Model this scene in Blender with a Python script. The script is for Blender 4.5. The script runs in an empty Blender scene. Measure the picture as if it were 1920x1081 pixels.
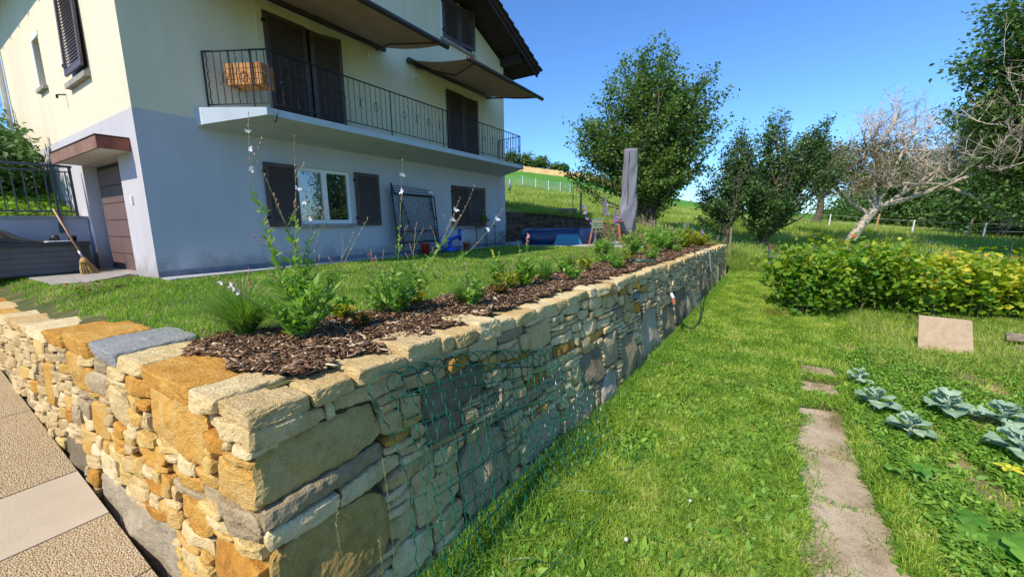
import bpy, math, random
import numpy as np
from mathutils import Vector
S = bpy.context.scene
COL = S.collection
rad = math.radians

# ---------------------------------------------------------------- camera, sky, sun
cam_d = bpy.data.cameras.new('camera'); cam = bpy.data.objects.new('camera', cam_d); COL.objects.link(cam); S.camera = cam
cam_d.sensor_fit = 'HORIZONTAL'; cam_d.sensor_width = 36.0; cam_d.lens = 36.0*740/1920
cam_d.clip_start = 0.05; cam_d.clip_end = 5000
from mathutils import Matrix
cam.matrix_world = Matrix(((0.85019605, -0.07576505, 0.52098593, 0), (0.52630804, 0.14657396, -0.83756548, 0),
                           (-0.01290478, 0.98629394, 0.16449235, 0.8), (0, 0, 0, 1)))
SUN = Vector((0.165, 1.0, -1.08)).normalized()        # travel direction of the light
w = bpy.data.worlds.new('World'); S.world = w; w.use_nodes = True
nt = w.node_tree; bg = nt.nodes['Background']
sky = nt.nodes.new('ShaderNodeTexSky'); sky.sky_type = 'NISHITA'; sky.sun_disc = False
sky.sun_elevation = math.asin(-SUN.z); sky.sun_rotation = math.atan2(-SUN.x, -SUN.y)
sky.air_density = 1.0; sky.dust_density = 0.5; sky.ozone_density = 3.0; sky.altitude = 500
hs = nt.nodes.new('ShaderNodeHueSaturation'); hs.inputs['Saturation'].default_value = 1.05; hs.inputs['Value'].default_value = 1.0
tint = nt.nodes.new('ShaderNodeMix'); tint.data_type = 'RGBA'; tint.blend_type = 'MULTIPLY'; tint.inputs[0].default_value = 1; tint.inputs[7].default_value = (.38, .55, .73, 1)
nt.links.new(sky.outputs[0], hs.inputs['Color']); nt.links.new(hs.outputs[0], tint.inputs[6]); nt.links.new(tint.outputs[2], bg.inputs[0]); bg.inputs[1].default_value = 0.15
sd = bpy.data.lights.new('sun', 'SUN'); sd.energy = 2.45; sd.angle = rad(0.53); sd.color = (1.0, 0.90, 0.76)
sun = bpy.data.objects.new('sun', sd); COL.objects.link(sun); sun.rotation_euler = SUN.to_track_quat('-Z', 'Y').to_euler(); sun.location = (-5, -20, 30)
S.view_settings.view_transform = 'Standard'; S.view_settings.look = 'None'; S.view_settings.exposure = 1.15; S.view_settings.gamma = 1.0
S.view_settings.use_curve_mapping = False

# ---------------------------------------------------------------- helpers
RS = np.random.RandomState(7); random.seed(7)
ORG = {}
def setp(o, label=None, cat=None, group=None, kind=None):
    if label: o['label'] = label
    if cat: o['category'] = cat
    if group: o['group'] = group
    if kind: o['kind'] = kind
    return o
def thing(name, label, cat, loc=(0, 0, 0), group=None):
    o = bpy.data.objects.new(name, None); COL.objects.link(o); o.location = loc; o.empty_display_size = 0.1
    ORG[o.name] = np.array(loc, float); return setp(o, label, cat, group)
def mesh_obj(name, V, F, mat, parent=None, rnd=None, smooth=False):
    V = np.asarray(V, float).reshape(-1, 3)
    if parent is not None: V = V - ORG[parent.name]
    me = bpy.data.meshes.new(name)
    if isinstance(F, np.ndarray) and len(F):
        n, k = F.shape
        me.vertices.add(len(V)); me.vertices.foreach_set('co', V.astype(np.float32).ravel())
        me.loops.add(n*k); me.loops.foreach_set('vertex_index', F.astype(np.int32).ravel())
        me.polygons.add(n); me.polygons.foreach_set('loop_start', np.arange(0, n*k, k, dtype=np.int32))
        me.update(calc_edges=True)
    else:
        me.from_pydata(V.tolist(), [], [tuple(int(i) for i in f) for f in F]); me.update()
    if smooth: me.polygons.foreach_set('use_smooth', np.ones(len(me.polygons), bool))
    if rnd is not None:
        a = me.attributes.new('rnd', 'FLOAT', 'POINT'); a.data.foreach_set('value', np.asarray(rnd, np.float32))
    if isinstance(mat, (list, tuple)):
        for m in mat: me.materials.append(m)
    elif mat is not None: me.materials.append(mat)
    o = bpy.data.objects.new(name, me); COL.objects.link(o)
    if parent is not None: o.parent = parent
    ORG[o.name] = ORG[parent.name] if parent is not None else np.zeros(3)
    return o
class MB:
    def __init__(s): s.V = []; s.F = []; s.n = 0; s.R = []
    def add(s, V, F, r=0.5):
        V = np.asarray(V, float).reshape(-1, 3)
        s.V.append(V); s.F += [tuple(i+s.n for i in f) for f in F]; s.n += len(V); s.R.append(np.full(len(V), r)); return s
    def box(s, a, b, r=.5):
        x0, y0, z0 = a; x1, y1, z1 = b
        V = [(x0,y0,z0),(x1,y0,z0),(x1,y1,z0),(x0,y1,z0),(x0,y0,z1),(x1,y0,z1),(x1,y1,z1),(x0,y1,z1)]
        return s.add(V, [(0,3,2,1),(4,5,6,7),(0,1,5,4),(1,2,6,5),(2,3,7,6),(3,0,4,7)], r)
    def obox(s, c, ax, ay, az, r=.5):      # centre and three half-axis vectors
        c, ax, ay, az = [np.array(v, float) for v in (c, ax, ay, az)]
        V = [c+i*ax+j*ay+k*az for k in (-1, 1) for i, j in ((-1,-1),(1,-1),(1,1),(-1,1))]
        return s.add(V, [(0,3,2,1),(4,5,6,7),(0,1,5,4),(1,2,6,5),(2,3,7,6),(3,0,4,7)], r)
    def bar(s, p, q, wd, th, up=(0, 0, 1), r=.5):
        p = np.array(p, float); q = np.array(q, float); d = q-p; L = np.linalg.norm(d); d = d/L
        u = np.array(up, float); sd_ = np.cross(d, u); n_ = np.linalg.norm(sd_)
        if n_ < 1e-4: sd_ = np.cross(d, (1, 0, 0)); n_ = np.linalg.norm(sd_)
        sd_ /= n_; u = np.cross(sd_, d)
        return s.obox((p+q)/2, d*L/2, sd_*wd/2, u*th/2, r)
    def tube(s, P, rr, k=6, cap=True, r=.5):
        P = np.asarray(P, float); n = len(P); rr = np.broadcast_to(np.asarray(rr, float), (n,))
        T = np.gradient(P, axis=0); T /= np.maximum(np.linalg.norm(T, axis=1, keepdims=True), 1e-9)
        ref = np.array([0, 0, 1.]) if abs(T[0][2]) < .9 else np.array([1., 0, 0])
        A = np.cross(T, ref); nn = np.linalg.norm(A, axis=1, keepdims=True)
        bad = nn[:, 0] < 1e-3; A[bad] = np.cross(T[bad], (0.3, 1, 0)); A /= np.maximum(np.linalg.norm(A, axis=1, keepdims=True), 1e-9)
        B = np.cross(T, A); an = np.arange(k)*2*math.pi/k
        V = P[:, None, :]+rr[:, None, None]*(A[:, None, :]*np.cos(an)[None, :, None]+B[:, None, :]*np.sin(an)[None, :, None])
        F = [(i*k+j, i*k+(j+1) % k, (i+1)*k+(j+1) % k, (i+1)*k+j) for i in range(n-1) for j in range(k)]
        if cap: F += [tuple(range(k))[::-1], tuple((n-1)*k+j for j in range(k))]
        return s.add(V.reshape(-1, 3), F, r)
    def lathe(s, c, prof, k=16, r=.5):     # prof [(radius,z)]
        c = np.array(c, float); an = np.arange(k)*2*math.pi/k
        V = [(c[0]+R*math.cos(a), c[1]+R*math.sin(a), c[2]+z) for R, z in prof for a in an]
        n = len(prof); F = [(i*k+j, i*k+(j+1) % k, (i+1)*k+(j+1) % k, (i+1)*k+j) for i in range(n-1) for j in range(k)]
        F += [tuple(range(k))[::-1], tuple((n-1)*k+j for j in range(k))]
        return s.add(V, F, r)
    def build(s, name, mat, parent=None, smooth=False):
        V = np.concatenate(s.V) if s.V else np.zeros((0, 3))
        return mesh_obj(name, V, s.F, mat, parent, rnd=np.concatenate(s.R), smooth=smooth)
def copy_tree(o, parent=None):
    c = o.copy(); COL.objects.link(c); c.parent = parent if parent else o.parent
    for ch in list(o.children): copy_tree(ch, c)
    return c
def noise2(x, y, seed=0, f=1.0):
    r = np.random.RandomState(seed); out = 0
    for k in range(6):
        a = r.uniform(0, 2*math.pi); q = f*r.uniform(.6, 2.2)
        out = out+np.sin((np.cos(a)*x+np.sin(a)*y)*q+r.uniform(0, 6.28))/6
    return out
def sst(a, b, x): t = np.clip((x-a)/(b-a), 0, 1); return t*t*(3-2*t)

# ---------------------------------------------------------------- materials
def nodes(name):
    m = bpy.data.materials.new(name); m.use_nodes = True; t = m.node_tree; p = t.nodes['Principled BSDF']; return m, t, p
def N(t, ty, **k):
    n = t.nodes.new(ty)
    for a, b in k.items():
        if hasattr(n, a): setattr(n, a, b)
        else: n.inputs[a].default_value = b
    return n
def ramp(t, src, stops):
    r = N(t, 'ShaderNodeValToRGB'); e = r.color_ramp.elements
    while len(e) < len(stops): e.new(.5)
    for i, (p, c) in enumerate(stops): e[i].position = p; e[i].color = (*c, 1)
    t.links.new(src, r.inputs[0]); return r.outputs[0]
def mixc(t, f, a, b, mode='MIX'):
    m = N(t, 'ShaderNodeMix', data_type='RGBA', blend_type=mode)
    for s, v in ((0, f), (6, a), (7, b)):
        if isinstance(v, bpy.types.NodeSocket): t.links.new(v, m.inputs[s])
        elif s == 0: m.inputs[0].default_value = v
        else: m.inputs[s].default_value = (*v, 1)
    return m.outputs[2]
def noi(t, scale, detail=4, vec=None, rough=.55):
    n = N(t, 'ShaderNodeTexNoise'); n.inputs['Scale'].default_value = scale; n.inputs['Detail'].default_value = detail; n.inputs['Roughness'].default_value = rough
    if vec is not None: t.links.new(vec, n.inputs['Vector'])
    return n.outputs['Fac']
def pos(t): return N(t, 'ShaderNodeNewGeometry').outputs['Position']
def bump(t, p, h, st=.4, dist=.02):
    b = N(t, 'ShaderNodeBump'); b.inputs['Strength'].default_value = st; b.inputs['Distance'].default_value = dist
    t.links.new(h, b.inputs['Height']); t.links.new(b.outputs[0], p.inputs['Normal'])
def plain(name, c, rough=.6, metal=0, var=.12, scale=8, bs=0, spec=.5, bscale=None):
    m, t, p = nodes(name); P = pos(t)
    f = noi(t, scale, 5, P)
    c2 = tuple(max(0, v*(1-var*1.5)) for v in c); c1 = tuple(min(1, v*(1+var)) for v in c)
    t.links.new(ramp(t, f, [(.3, c2), (.7, c1)]), p.inputs['Base Color'])
    p.inputs['Roughness'].default_value = rough; p.inputs['Metallic'].default_value = metal; p.inputs['Specular IOR Level'].default_value = spec
    if bs: bump(t, p, noi(t, bscale or scale*6, 6, P), bs, .01)
    return m
def render_wall(name, c, dirt):
    m, t, p = nodes(name); P = pos(t); f = noi(t, .7, 6, P, .6); col = ramp(t, f, [(.3, tuple(v*.93 for v in c)), (.7, tuple(min(1, v*1.03) for v in c))])
    mp = N(t, 'ShaderNodeMapping'); mp.inputs['Scale'].default_value = (5, 5, .35); t.links.new(P, mp.inputs[0]); st = noi(t, 1.0, 5, mp.outputs[0], .6)
    col = mixc(t, .35, col, ramp(t, st, [(.42, (1, 1, 1)), (.75, (.80, .79, .76))]), 'MULTIPLY')
    if dirt:      # soil splashed up the foot of the wall, uneven upper edge
        sx = N(t, 'ShaderNodeSeparateXYZ'); t.links.new(P, sx.inputs[0]); a = N(t, 'ShaderNodeMath', operation='MULTIPLY_ADD'); t.links.new(noi(t, 3.5, 6, P, .7), a.inputs[0]); a.inputs[1].default_value = -.9; t.links.new(sx.outputs[2], a.inputs[2])
        b = N(t, 'ShaderNodeMapRange'); t.links.new(a.outputs[0], b.inputs[0]); b.inputs[1].default_value = -.34; b.inputs[2].default_value = -.12; b.inputs[3].default_value = .55; b.inputs[4].default_value = 0
        col = mixc(t, b.outputs[0], col, (.26, .23, .19))
    t.links.new(col, p.inputs['Base Color']); p.inputs['Roughness'].default_value = .92; p.inputs['Specular IOR Level'].default_value = .1
    bump(t, p, noi(t, 170, 5, P, .7), .7, .006); return m
def stone_mat(name, stops, bscale=22, st=.7, rough=.9, attr=False):
    m, t, p = nodes(name); P = pos(t)
    if attr: rn = N(t, 'ShaderNodeAttribute', attribute_name='rnd').outputs['Fac']
    else: rn = N(t, 'ShaderNodeObjectInfo').outputs['Random']
    f = noi(t, 5.5, 6, P, .65)
    ad = N(t, 'ShaderNodeMath', operation='MULTIPLY_ADD'); t.links.new(rn, ad.inputs[0]); ad.inputs[1].default_value = .55
    sb = N(t, 'ShaderNodeMath', operation='MULTIPLY_ADD'); t.links.new(f, sb.inputs[0]); sb.inputs[1].default_value = 1.15; sb.inputs[2].default_value = -.33
    t.links.new(sb.outputs[0], ad.inputs[2])
    c = ramp(t, ad.outputs[0], stops)
    fine = noi(t, 70, 5, P, .7)
    c = mixc(t, .45, c, ramp(t, fine, [(.3, (.48, .44, .38)), (.62, (1, 1, 1))]), 'MULTIPLY')
    mo = noi(t, 14, 7, P, .75); c = mixc(t, .55, c, ramp(t, mo, [(.34, (.62, .57, .48)), (.48, (1, 1, 1)), (.66, (1, 1, 1)), (.80, (.84, .76, .62))]), 'MULTIPLY')
    t.links.new(c, p.inputs['Base Color']); p.inputs['Roughness'].default_value = rough; p.inputs['Specular IOR Level'].default_value = .2
    h = N(t, 'ShaderNodeMath', operation='MULTIPLY_ADD'); t.links.new(noi(t, bscale, 8, P, .72), h.inputs[0]); h.inputs[1].default_value = 1; t.links.new(noi(t, bscale*4, 4, P), h.inputs[2])
    h.inputs[2].default_value = 0
    bump(t, p, h.outputs[0], st, .016)
    return m
def leafy(name, stops, rough=.5, trans=.35, attr=True, patch=0):
    m, t, p = nodes(name)
    rn = N(t, 'ShaderNodeAttribute', attribute_name='rnd').outputs['Fac'] if attr else N(t, 'ShaderNodeObjectInfo').outputs['Random']
    if patch:
        a = N(t, 'ShaderNodeMath', operation='MULTIPLY_ADD'); t.links.new(noi(t, patch, 3, pos(t)), a.inputs[0]); a.inputs[1].default_value = 2.0; a.inputs[2].default_value = -1.0
        b = N(t, 'ShaderNodeMath', operation='ADD'); t.links.new(a.outputs[0], b.inputs[0]); t.links.new(rn, b.inputs[1]); rn = b.outputs[0]
    c = ramp(t, rn, stops); t.links.new(c, p.inputs['Base Color'])
    p.inputs['Roughness'].default_value = rough; p.inputs['Specular IOR Level'].default_value = .35
    tr = N(t, 'ShaderNodeBsdfTranslucent'); hs_ = N(t, 'ShaderNodeHueSaturation'); hs_.inputs['Saturation'].default_value = 1.15; hs_.inputs['Value'].default_value = 1.5
    t.links.new(c, hs_.inputs['Color']); t.links.new(hs_.outputs[0], tr.inputs['Color'])
    mx = N(t, 'ShaderNodeMixShader'); mx.inputs[0].default_value = trans
    t.links.new(p.outputs[0], mx.inputs[1]); t.links.new(tr.outputs[0], mx.inputs[2]); t.links.new(mx.outputs[0], t.nodes['Material Output'].inputs[0])
    return m
M = {}
M['cream'] = render_wall('cream_render', (.80, .71, .525), False)
M['blue'] = render_wall('bluegrey_render', (.57, .55, .57), True)
M['slabpaint'] = plain('balcony_paint', (.52, .58, .62), .8, var=.05, scale=3, bs=.2, bscale=80, spec=.2)
M['soffit'] = plain('soffit_paint', (.66, .62, .56), .9, var=.04, scale=2, spec=.1)
M['shutter'] = plain('shutter_paint', (.085, .055, .046), .5, var=.1)
M['shutter_lit'] = plain('shutter_paint_sunlit', (.10, .072, .075), .5, var=.1)  # shutter paint again, with the sun on the side face put into the colour
M['whitepvc'] = plain('white_window_paint', (.8, .8, .78), .4, var=.02)
M['iron'] = plain('dark_iron', (.018, .018, .02), .45, metal=.3)
M['awning'] = plain('awning_canvas', (.40, .27, .18), .85, var=.08, scale=3)
M['awnmetal'] = plain('awning_metal', (.045, .03, .026), .4, metal=.3)
M['darkwood'] = plain('dark_eave_wood', (.035, .02, .014), .8, var=.3, scale=6)
M['tile'] = plain('roof_tile_clay', (.06, .035, .028), .85, var=.3, scale=6, bs=.3)
M['canopywood'] = plain('canopy_wood', (.26, .14, .095), .7, var=.2, scale=5, bs=.2)
M['redwood'] = plain('canopy_redwood', (.30, .075, .035), .6, var=.3, scale=8)
M['garage'] = plain('garage_brown', (.17, .11, .10), .5, var=.06, scale=2)
M['concrete'] = plain('concrete', (.36, .33, .29), .9, var=.18, scale=5, bs=.4, spec=.2)
M['paving'] = plain('pale_paving', (.42, .42, .42), .85, var=.12, scale=5, bs=.3, spec=.2)
M['plinth'] = plain('plinth_grey', (.20, .21, .24), .9, var=.15, scale=6, bs=.3)
M['greymetal'] = plain('grey_metal', (.10, .115, .13), .45, metal=.5)
M['silver'] = plain('silver_metal', (.5, .51, .53), .35, metal=.8)
M['boxslat'] = plain('box_resin', (.10, .10, .105), .6, var=.12, scale=5)
M['boxframe'] = plain('box_frame', (.03, .032, .036), .5)
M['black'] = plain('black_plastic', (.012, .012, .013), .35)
M['bag'] = plain('black_sheet', (.02, .021, .024), .32, var=.2, scale=4, bs=.3, bscale=14)
M['white'] = plain('white_paper', (.8, .8, .8), .6, var=.03)
M['broomwood'] = plain('broom_handle_wood', (.52, .30, .14), .5, var=.1)
M['bristle'] = plain('broom_straw', (.50, .30, .10), .8, var=.35, scale=60)
M['terracotta'] = plain('terracotta', (.40, .13, .065), .8, var=.15)
M['redplastic'] = plain('red_plastic', (.50, .03, .025), .4)
M['blueplastic'] = plain('blue_plastic', (.02, .09, .50), .35)
M['poolblue'] = plain('pool_vinyl', (.012, .03, .10), .4, var=.2, scale=3)
M['turq'] = plain('turquoise_vinyl', (.02, .22, .33), .35)
M['greenmetal'] = plain('green_painted_metal', (.16, .27, .20), .45)
M['orangewood'] = plain('orange_wood', (.45, .15, .05), .5, var=.2)
M['planter'] = plain('planter_wood', (.55, .23, .045), .55, var=.25, scale=12)
M['cover'] = plain('parasol_cover_fabric', (.15, .15, .175), .8, var=.06, scale=4)
m, t, p = nodes('parasol_cover_cloth'); P_ = pos(t); mp = N(t, 'ShaderNodeMapping'); mp.inputs['Scale'].default_value = (7, 7, 2.2); mp.inputs['Rotation'].default_value = (.5, .3, 0); t.links.new(P_, mp.inputs[0])
wr_ = noi(t, 1.0, 6, mp.outputs[0], .6); t.links.new(ramp(t, noi(t, 3, 5, P_), [(.3, (.155, .155, .18)), (.7, (.205, .205, .235))]), p.inputs['Base Color']); p.inputs['Roughness'].default_value = .8; bump(t, p, wr_, .4, .03); M['cover'] = m
M['wood'] = plain('weathered_wood', (.26, .20, .13), .9, var=.3, scale=14, bs=.5)
M['rust'] = plain('rusty_cap', (.20, .07, .045), .8, var=.3)
M['greenwire'] = plain('green_wire_coating', (.010, .105, .055), .35, var=.15)
M['hose'] = plain('hose_rubber', (.035, .045, .05), .4)
M['pipe'] = plain('pale_pipe', (.25, .31, .36), .4)
M['board'] = plain('sandy_board', (.47, .345, .22), .9, var=.1, scale=12, bs=.3)
M['earth'] = plain('dark_earth', (.13, .085, .05), .95, var=.45, scale=5, bs=.9, spec=.1)
M['core'] = plain('wall_mortar_shadow', (.16, .125, .085), .95, var=.4, scale=12, bs=.8, spec=.1)
def glass_mat():
    m, t, p = nodes('window_glass'); p.inputs['Base Color'].default_value = (.012, .014, .018, 1); p.inputs['Roughness'].default_value = .02
    p.inputs['Specular IOR Level'].default_value = 1.0; p.inputs['IOR'].default_value = 2.1; return m
M['glass'] = glass_mat()
M['s_beige'] = stone_mat('limestone_beige', [(0, (.40, .25, .09)), (.4, (.66, .48, .22)), (.7, (.77, .60, .31)), (1, (.84, .70, .43))])
M['s_ochre'] = stone_mat('limestone_ochre', [(0, (.34, .15, .03)), (.35, (.60, .29, .05)), (.65, (.68, .39, .09)), (1, (.72, .52, .22))])
M['s_cream'] = stone_mat('limestone_cream', [(0, (.50, .32, .11)), (.4, (.72, .52, .23)), (.8, (.82, .66, .36)), (1, (.86, .74, .48))])
M['s_grey'] = stone_mat('stone_grey', [(0, (.22, .165, .095)), (.4, (.39, .30, .175)), (.75, (.54, .42, .25)), (1, (.68, .55, .35))])
M['s_dark'] = stone_mat('stone_darkgrey', [(0, (.135, .10, .062)), (.5, (.255, .20, .125)), (1, (.43, .345, .225))])
M['s_mix'] = stone_mat('limestone_mixed', [(0, (.24, .18, .10)), (.14, (.40, .29, .15)), (.4, (.62, .45, .21)), (.7, (.74, .57, .30)), (1, (.82, .68, .41))], attr=True)
M['leaf_tree'] = leafy('tree_leaf', [(0, (.06, .12, .03)), (.6, (.13, .23, .05)), (1, (.32, .40, .09))])
M['leaf_dark'] = leafy('dark_tree_leaf', [(0, (.05, .11, .035)), (.6, (.105, .20, .055)), (1, (.24, .34, .10))])
M['leaf_wood'] = leafy('woodland_leaf', [(0, (.055, .12, .035)), (.6, (.12, .22, .05)), (1, (.27, .36, .09))])
M['leaf_brown'] = leafy('dry_leaf', [(0, (.05, .08, .02)), (.5, (.12, .13, .03)), (1, (.26, .16, .05))])
M['leaf_rasp'] = leafy('raspberry_leaf', [(0, (.05, .14, .018)), (.35, (.14, .29, .03)), (.6, (.36, .45, .04)), (.85, (.68, .60, .05)), (1, (.60, .34, .08))], trans=.4)
M['leaf_bed'] = leafy('bed_plant_leaf', [(0, (.10, .22, .035)), (.5, (.20, .38, .06)), (1, (.42, .55, .12))], trans=.4)
M['leaf_yellow'] = leafy('yellowing_leaf', [(0, (.10, .22, .03)), (.6, (.38, .40, .04)), (1, (.50, .36, .06))], trans=.4)
M['leaf_red'] = leafy('red_leaf', [(0, (.06, .15, .02)), (.6, (.18, .13, .03)), (1, (.40, .07, .03))], trans=.35)
M['grass_up'] = leafy('lawn_grass', [(0, (.11, .24, .03)), (.35, (.22, .40, .04)), (.75, (.34, .52, .06)), (1, (.56, .60, .18))], trans=.4, patch=1.3)
M['grass_low'] = leafy('lower_lawn_grass', [(0, (.12, .24, .03)), (.35, (.28, .43, .045)), (.72, (.42, .54, .07)), (1, (.64, .60, .22))], trans=.4, patch=2.3)
M['meadow_blade'] = leafy('meadow_grass', [(0, (.17, .26, .04)), (.4, (.32, .43, .07)), (.8, (.46, .52, .13)), (1, (.64, .56, .26))], trans=.4, patch=.35)
M['weed'] = leafy('weed_leaf', [(0, (.08, .20, .025)), (.5, (.20, .37, .045)), (1, (.36, .52, .08))], trans=.35)
M['dry'] = leafy('dry_grass', [(0, (.20, .20, .06)), (1, (.42, .33, .16))], trans=.3)
M['tuftgrass'] = leafy('ornamental_grass', [(0, (.08, .19, .035)), (.6, (.20, .36, .06)), (1, (.45, .48, .16))], trans=.4)
M['cabbage'] = leafy('cabbage_leaf', [(0, (.20, .32, .20)), (1, (.40, .53, .35))], rough=.7, trans=.2, patch=7)
M['vein'] = plain('pale_leaf_vein', (.42, .50, .38), .5)
M['squashleaf'] = leafy('squash_leaf', [(0, (.09, .24, .025)), (1, (.20, .40, .05))], trans=.35)
M['stem'] = plain('green_stem', (.16, .24, .06), .6)
M['stemred'] = plain('reddish_stem', (.25, .13, .08), .6)
M['stemdry'] = plain('dry_stem', (.30, .22, .12), .8)
M['petal'] = leafy('white_petal', [(0, (.75, .72, .74)), (1, (.85, .84, .84))], trans=.3)
M['pink'] = leafy('pink_bud', [(0, (.55, .20, .18)), (1, (.75, .40, .38))], trans=.3)
M['redflower'] = leafy('red_flower', [(0, (.40, .05, .07)), (1, (.60, .12, .12))], trans=.3)
M['purple'] = leafy('purple_flower', [(0, (.30, .17, .42)), (1, (.48, .30, .58))], trans=.3)
M['yellow'] = leafy('yellow_petal', [(0, (.80, .68, .03)), (1, (.85, .78, .10))], trans=.35)
M['bark'] = plain('tree_bark', (.11, .085, .06), .95, var=.4, scale=10, bs=.8)
M['deadbark'] = plain('grey_dead_bark', (.52, .44, .35), .9, var=.35, scale=9, bs=.8)
M['orangebark'] = plain('bare_inner_wood', (.42, .17, .06), .9, var=.35, scale=9, bs=.5)
M['chip'] = leafy('bark_chip', [(0, (.05, .026, .012)), (.4, (.19, .095, .042)), (.72, (.40, .25, .13)), (1, (.74, .60, .40))], rough=.85, trans=0.0)
def ground_mat(name, a, b, c, scale=2.2, bs=.6):
    m, t, p = nodes(name); P = pos(t)
    k = ramp(t, noi(t, scale, 8, P, .65), [(.32, a), (.55, b), (.72, c)])
    t.links.new(k, p.inputs['Base Color']); p.inputs['Roughness'].default_value = .95; p.inputs['Specular IOR Level'].default_value = .1
    bump(t, p, noi(t, 40, 6, P), bs, .03); return m
M['soil_lawn'] = ground_mat('lawn_soil', (.05, .08, .02), (.12, .12, .045), (.34, .24, .14), 3)
M['soil_garden'] = ground_mat('garden_soil', (.10, .13, .035), (.26, .20, .10), (.50, .34, .20), 2.4)
M['soil_mulch'] = ground_mat('mulch_soil', (.03, .016, .01), (.05, .028, .02), (.09, .05, .035), 9)
M['meadow'] = ground_mat('meadow_grass_ground', (.13, .22, .03), (.22, .33, .05), (.36, .38, .12), .5, .9)
M['crop'] = ground_mat('green_crop', (.08, .22, .024), (.105, .27, .03), (.14, .31, .04), .25, .6)
M['wheat'] = ground_mat('ripe_wheat', (.50, .33, .13), (.60, .42, .19), (.68, .50, .25), .6, .6)
M['farland'] = ground_mat('far_field', (.04, .09, .02), (.06, .13, .022), (.10, .16, .04), .05, .3)

# ---------------------------------------------------------------- terrain
YS = np.array([.74, 1.3, 2.0, 2.6, 3.3, 4.2, 4.7, 6.2, 8.2, 12, 14.8]); XS = np.array([-1.83, -1.84, -1.80, -1.77, -1.74, -1.66, -1.6, -1.50, -1.34, -1.1, -.9])
def xtop(y): return np.interp(y, YS, XS)
def low(x, y):
    z = np.interp(y, [-50, 4.5, 8, 14, 17, 30], [-1.45, -1.45, -1.3, -1.02, -.85, -.7])
    return z
AZ = np.array([-80, -45, -32.6, -30.2, -22, -14.2, -7.5, -1.5, 5.9, 9.5, 12.8, 19.6, 45, 100, 180])
EL = np.array([.13, .13, .1277, .1246, .1048, .0692, .0412, .0218, .0078, .004, .0004, -.0018, -.002, -.002, -.002])
A2 = np.array([-80, -30, -20, -13, -4, 0, 4, 8, 13, 20, 180]); Z17 = np.array([1.5, 1.25, .8, .2, -.5, -.75, -.95, -1.0, -1.05, -1.1, -1.2])
Z26 = np.array([3, 2.3, 1.5, .85, .65, .4, .25, .05, -.2, -.5, -.7])
def gz(x, y):
    x = np.asarray(x, float); y = np.asarray(y, float); r = np.hypot(x, y); a = np.degrees(np.arctan2(x, y))
    zl = low(x, y); t = sst(13.6, 14.9, y)*(1-sst(-.9, .1, x-(-.9)))
    zl = zl*(1-t)+np.minimum(-.06, zl+2)*t
    e = np.interp(a, AZ, EL); z17 = np.interp(a, A2, Z17); z26 = np.interp(a, A2, Z26); z110 = .8+110*e
    far = np.where(r < 26, z17+(z26-z17)*np.clip((r-17)/9, 0, 1), z26+(z110-z26)*np.clip((r-26)/84, 0, 1))
    drop = np.where(e > .02, -.08, e*1.0)
    far = np.where(r > 110, z110+(r-110)*np.where(a < 4, np.minimum(drop, 0), e), far)
    far = far+np.where(r > 110, np.where((a < 4), -0.0, 0), 0)
    t = sst(15.3, 17.2, r); z = zl*(1-t)+far*t
    bk = (x > -13) & (x < -2.2) & (y > 10) & (y < 15.88+.10*(x+8)); z = np.where(bk, np.minimum(z, -.12), z)
    rough = noise2(x, y, 3, 2.2)*.02
    return z+rough*np.where(r < 16, .4, np.clip(r/16, 1, 6))
def polar(name, r0, r1, nr, a0, a1, na, mat, lift=0., kind='structure', geo=True):
    rr = np.geomspace(r0, r1, nr) if geo else np.linspace(r0, r1, nr); aa = np.radians(np.linspace(a0, a1, na))
    R, A = np.meshgrid(rr, aa, indexing='ij'); X = R*np.sin(A); Y = R*np.cos(A); Zz = gz(X, Y)+lift
    V = np.stack([X, Y, Zz], -1).reshape(-1, 3)
    i, j = np.meshgrid(np.arange(nr-1), np.arange(na-1), indexing='ij'); b = (i*na+j).ravel()
    F = np.stack([b, b+1, b+na+1, b+na], 1)[:, ::-1]
    return setp(mesh_obj(name, V, F, mat, smooth=True), kind=kind)
polar('lower_lawn_ground', .35, 16.5, 120, -180, 180, 300, M['soil_lawn'])
polar('meadow', 16.5, 50, 60, -180, 180, 360, M['meadow'])
polar('crop_field', 50, 103, 30, -180, 180, 240, M['crop'])
polar('far_land', 103, 3500, 40, -180, 180, 200, M['farland'])
def wheat():
    rr = np.array([100, 100.3, 103, 106, 112, 118]); up = np.array([-.1, 1.1, 1.2, 1.25, 1.3, 1.3]); aa = np.radians(np.linspace(-60, -13, 240))
    R, A = np.meshgrid(rr, aa, indexing='ij'); X = R*np.sin(A); Y = R*np.cos(A); Zz = gz(X, Y)+up[:, None]+RS.uniform(-.12, .12, R.shape)
    Zz += np.where(R > 109, -(R-109)*.05, 0); Zz -= 1.2*sst(-20, -13, np.degrees(A))
    na = len(aa); i, j = np.meshgrid(np.arange(len(rr)-1), np.arange(na-1), indexing='ij'); b = (i*na+j).ravel()
    setp(mesh_obj('wheat_field', np.stack([X, Y, Zz], -1).reshape(-1, 3), np.stack([b, b+1, b+na+1, b+na], 1)[:, ::-1], M['wheat']), kind='structure')
wheat()

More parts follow.
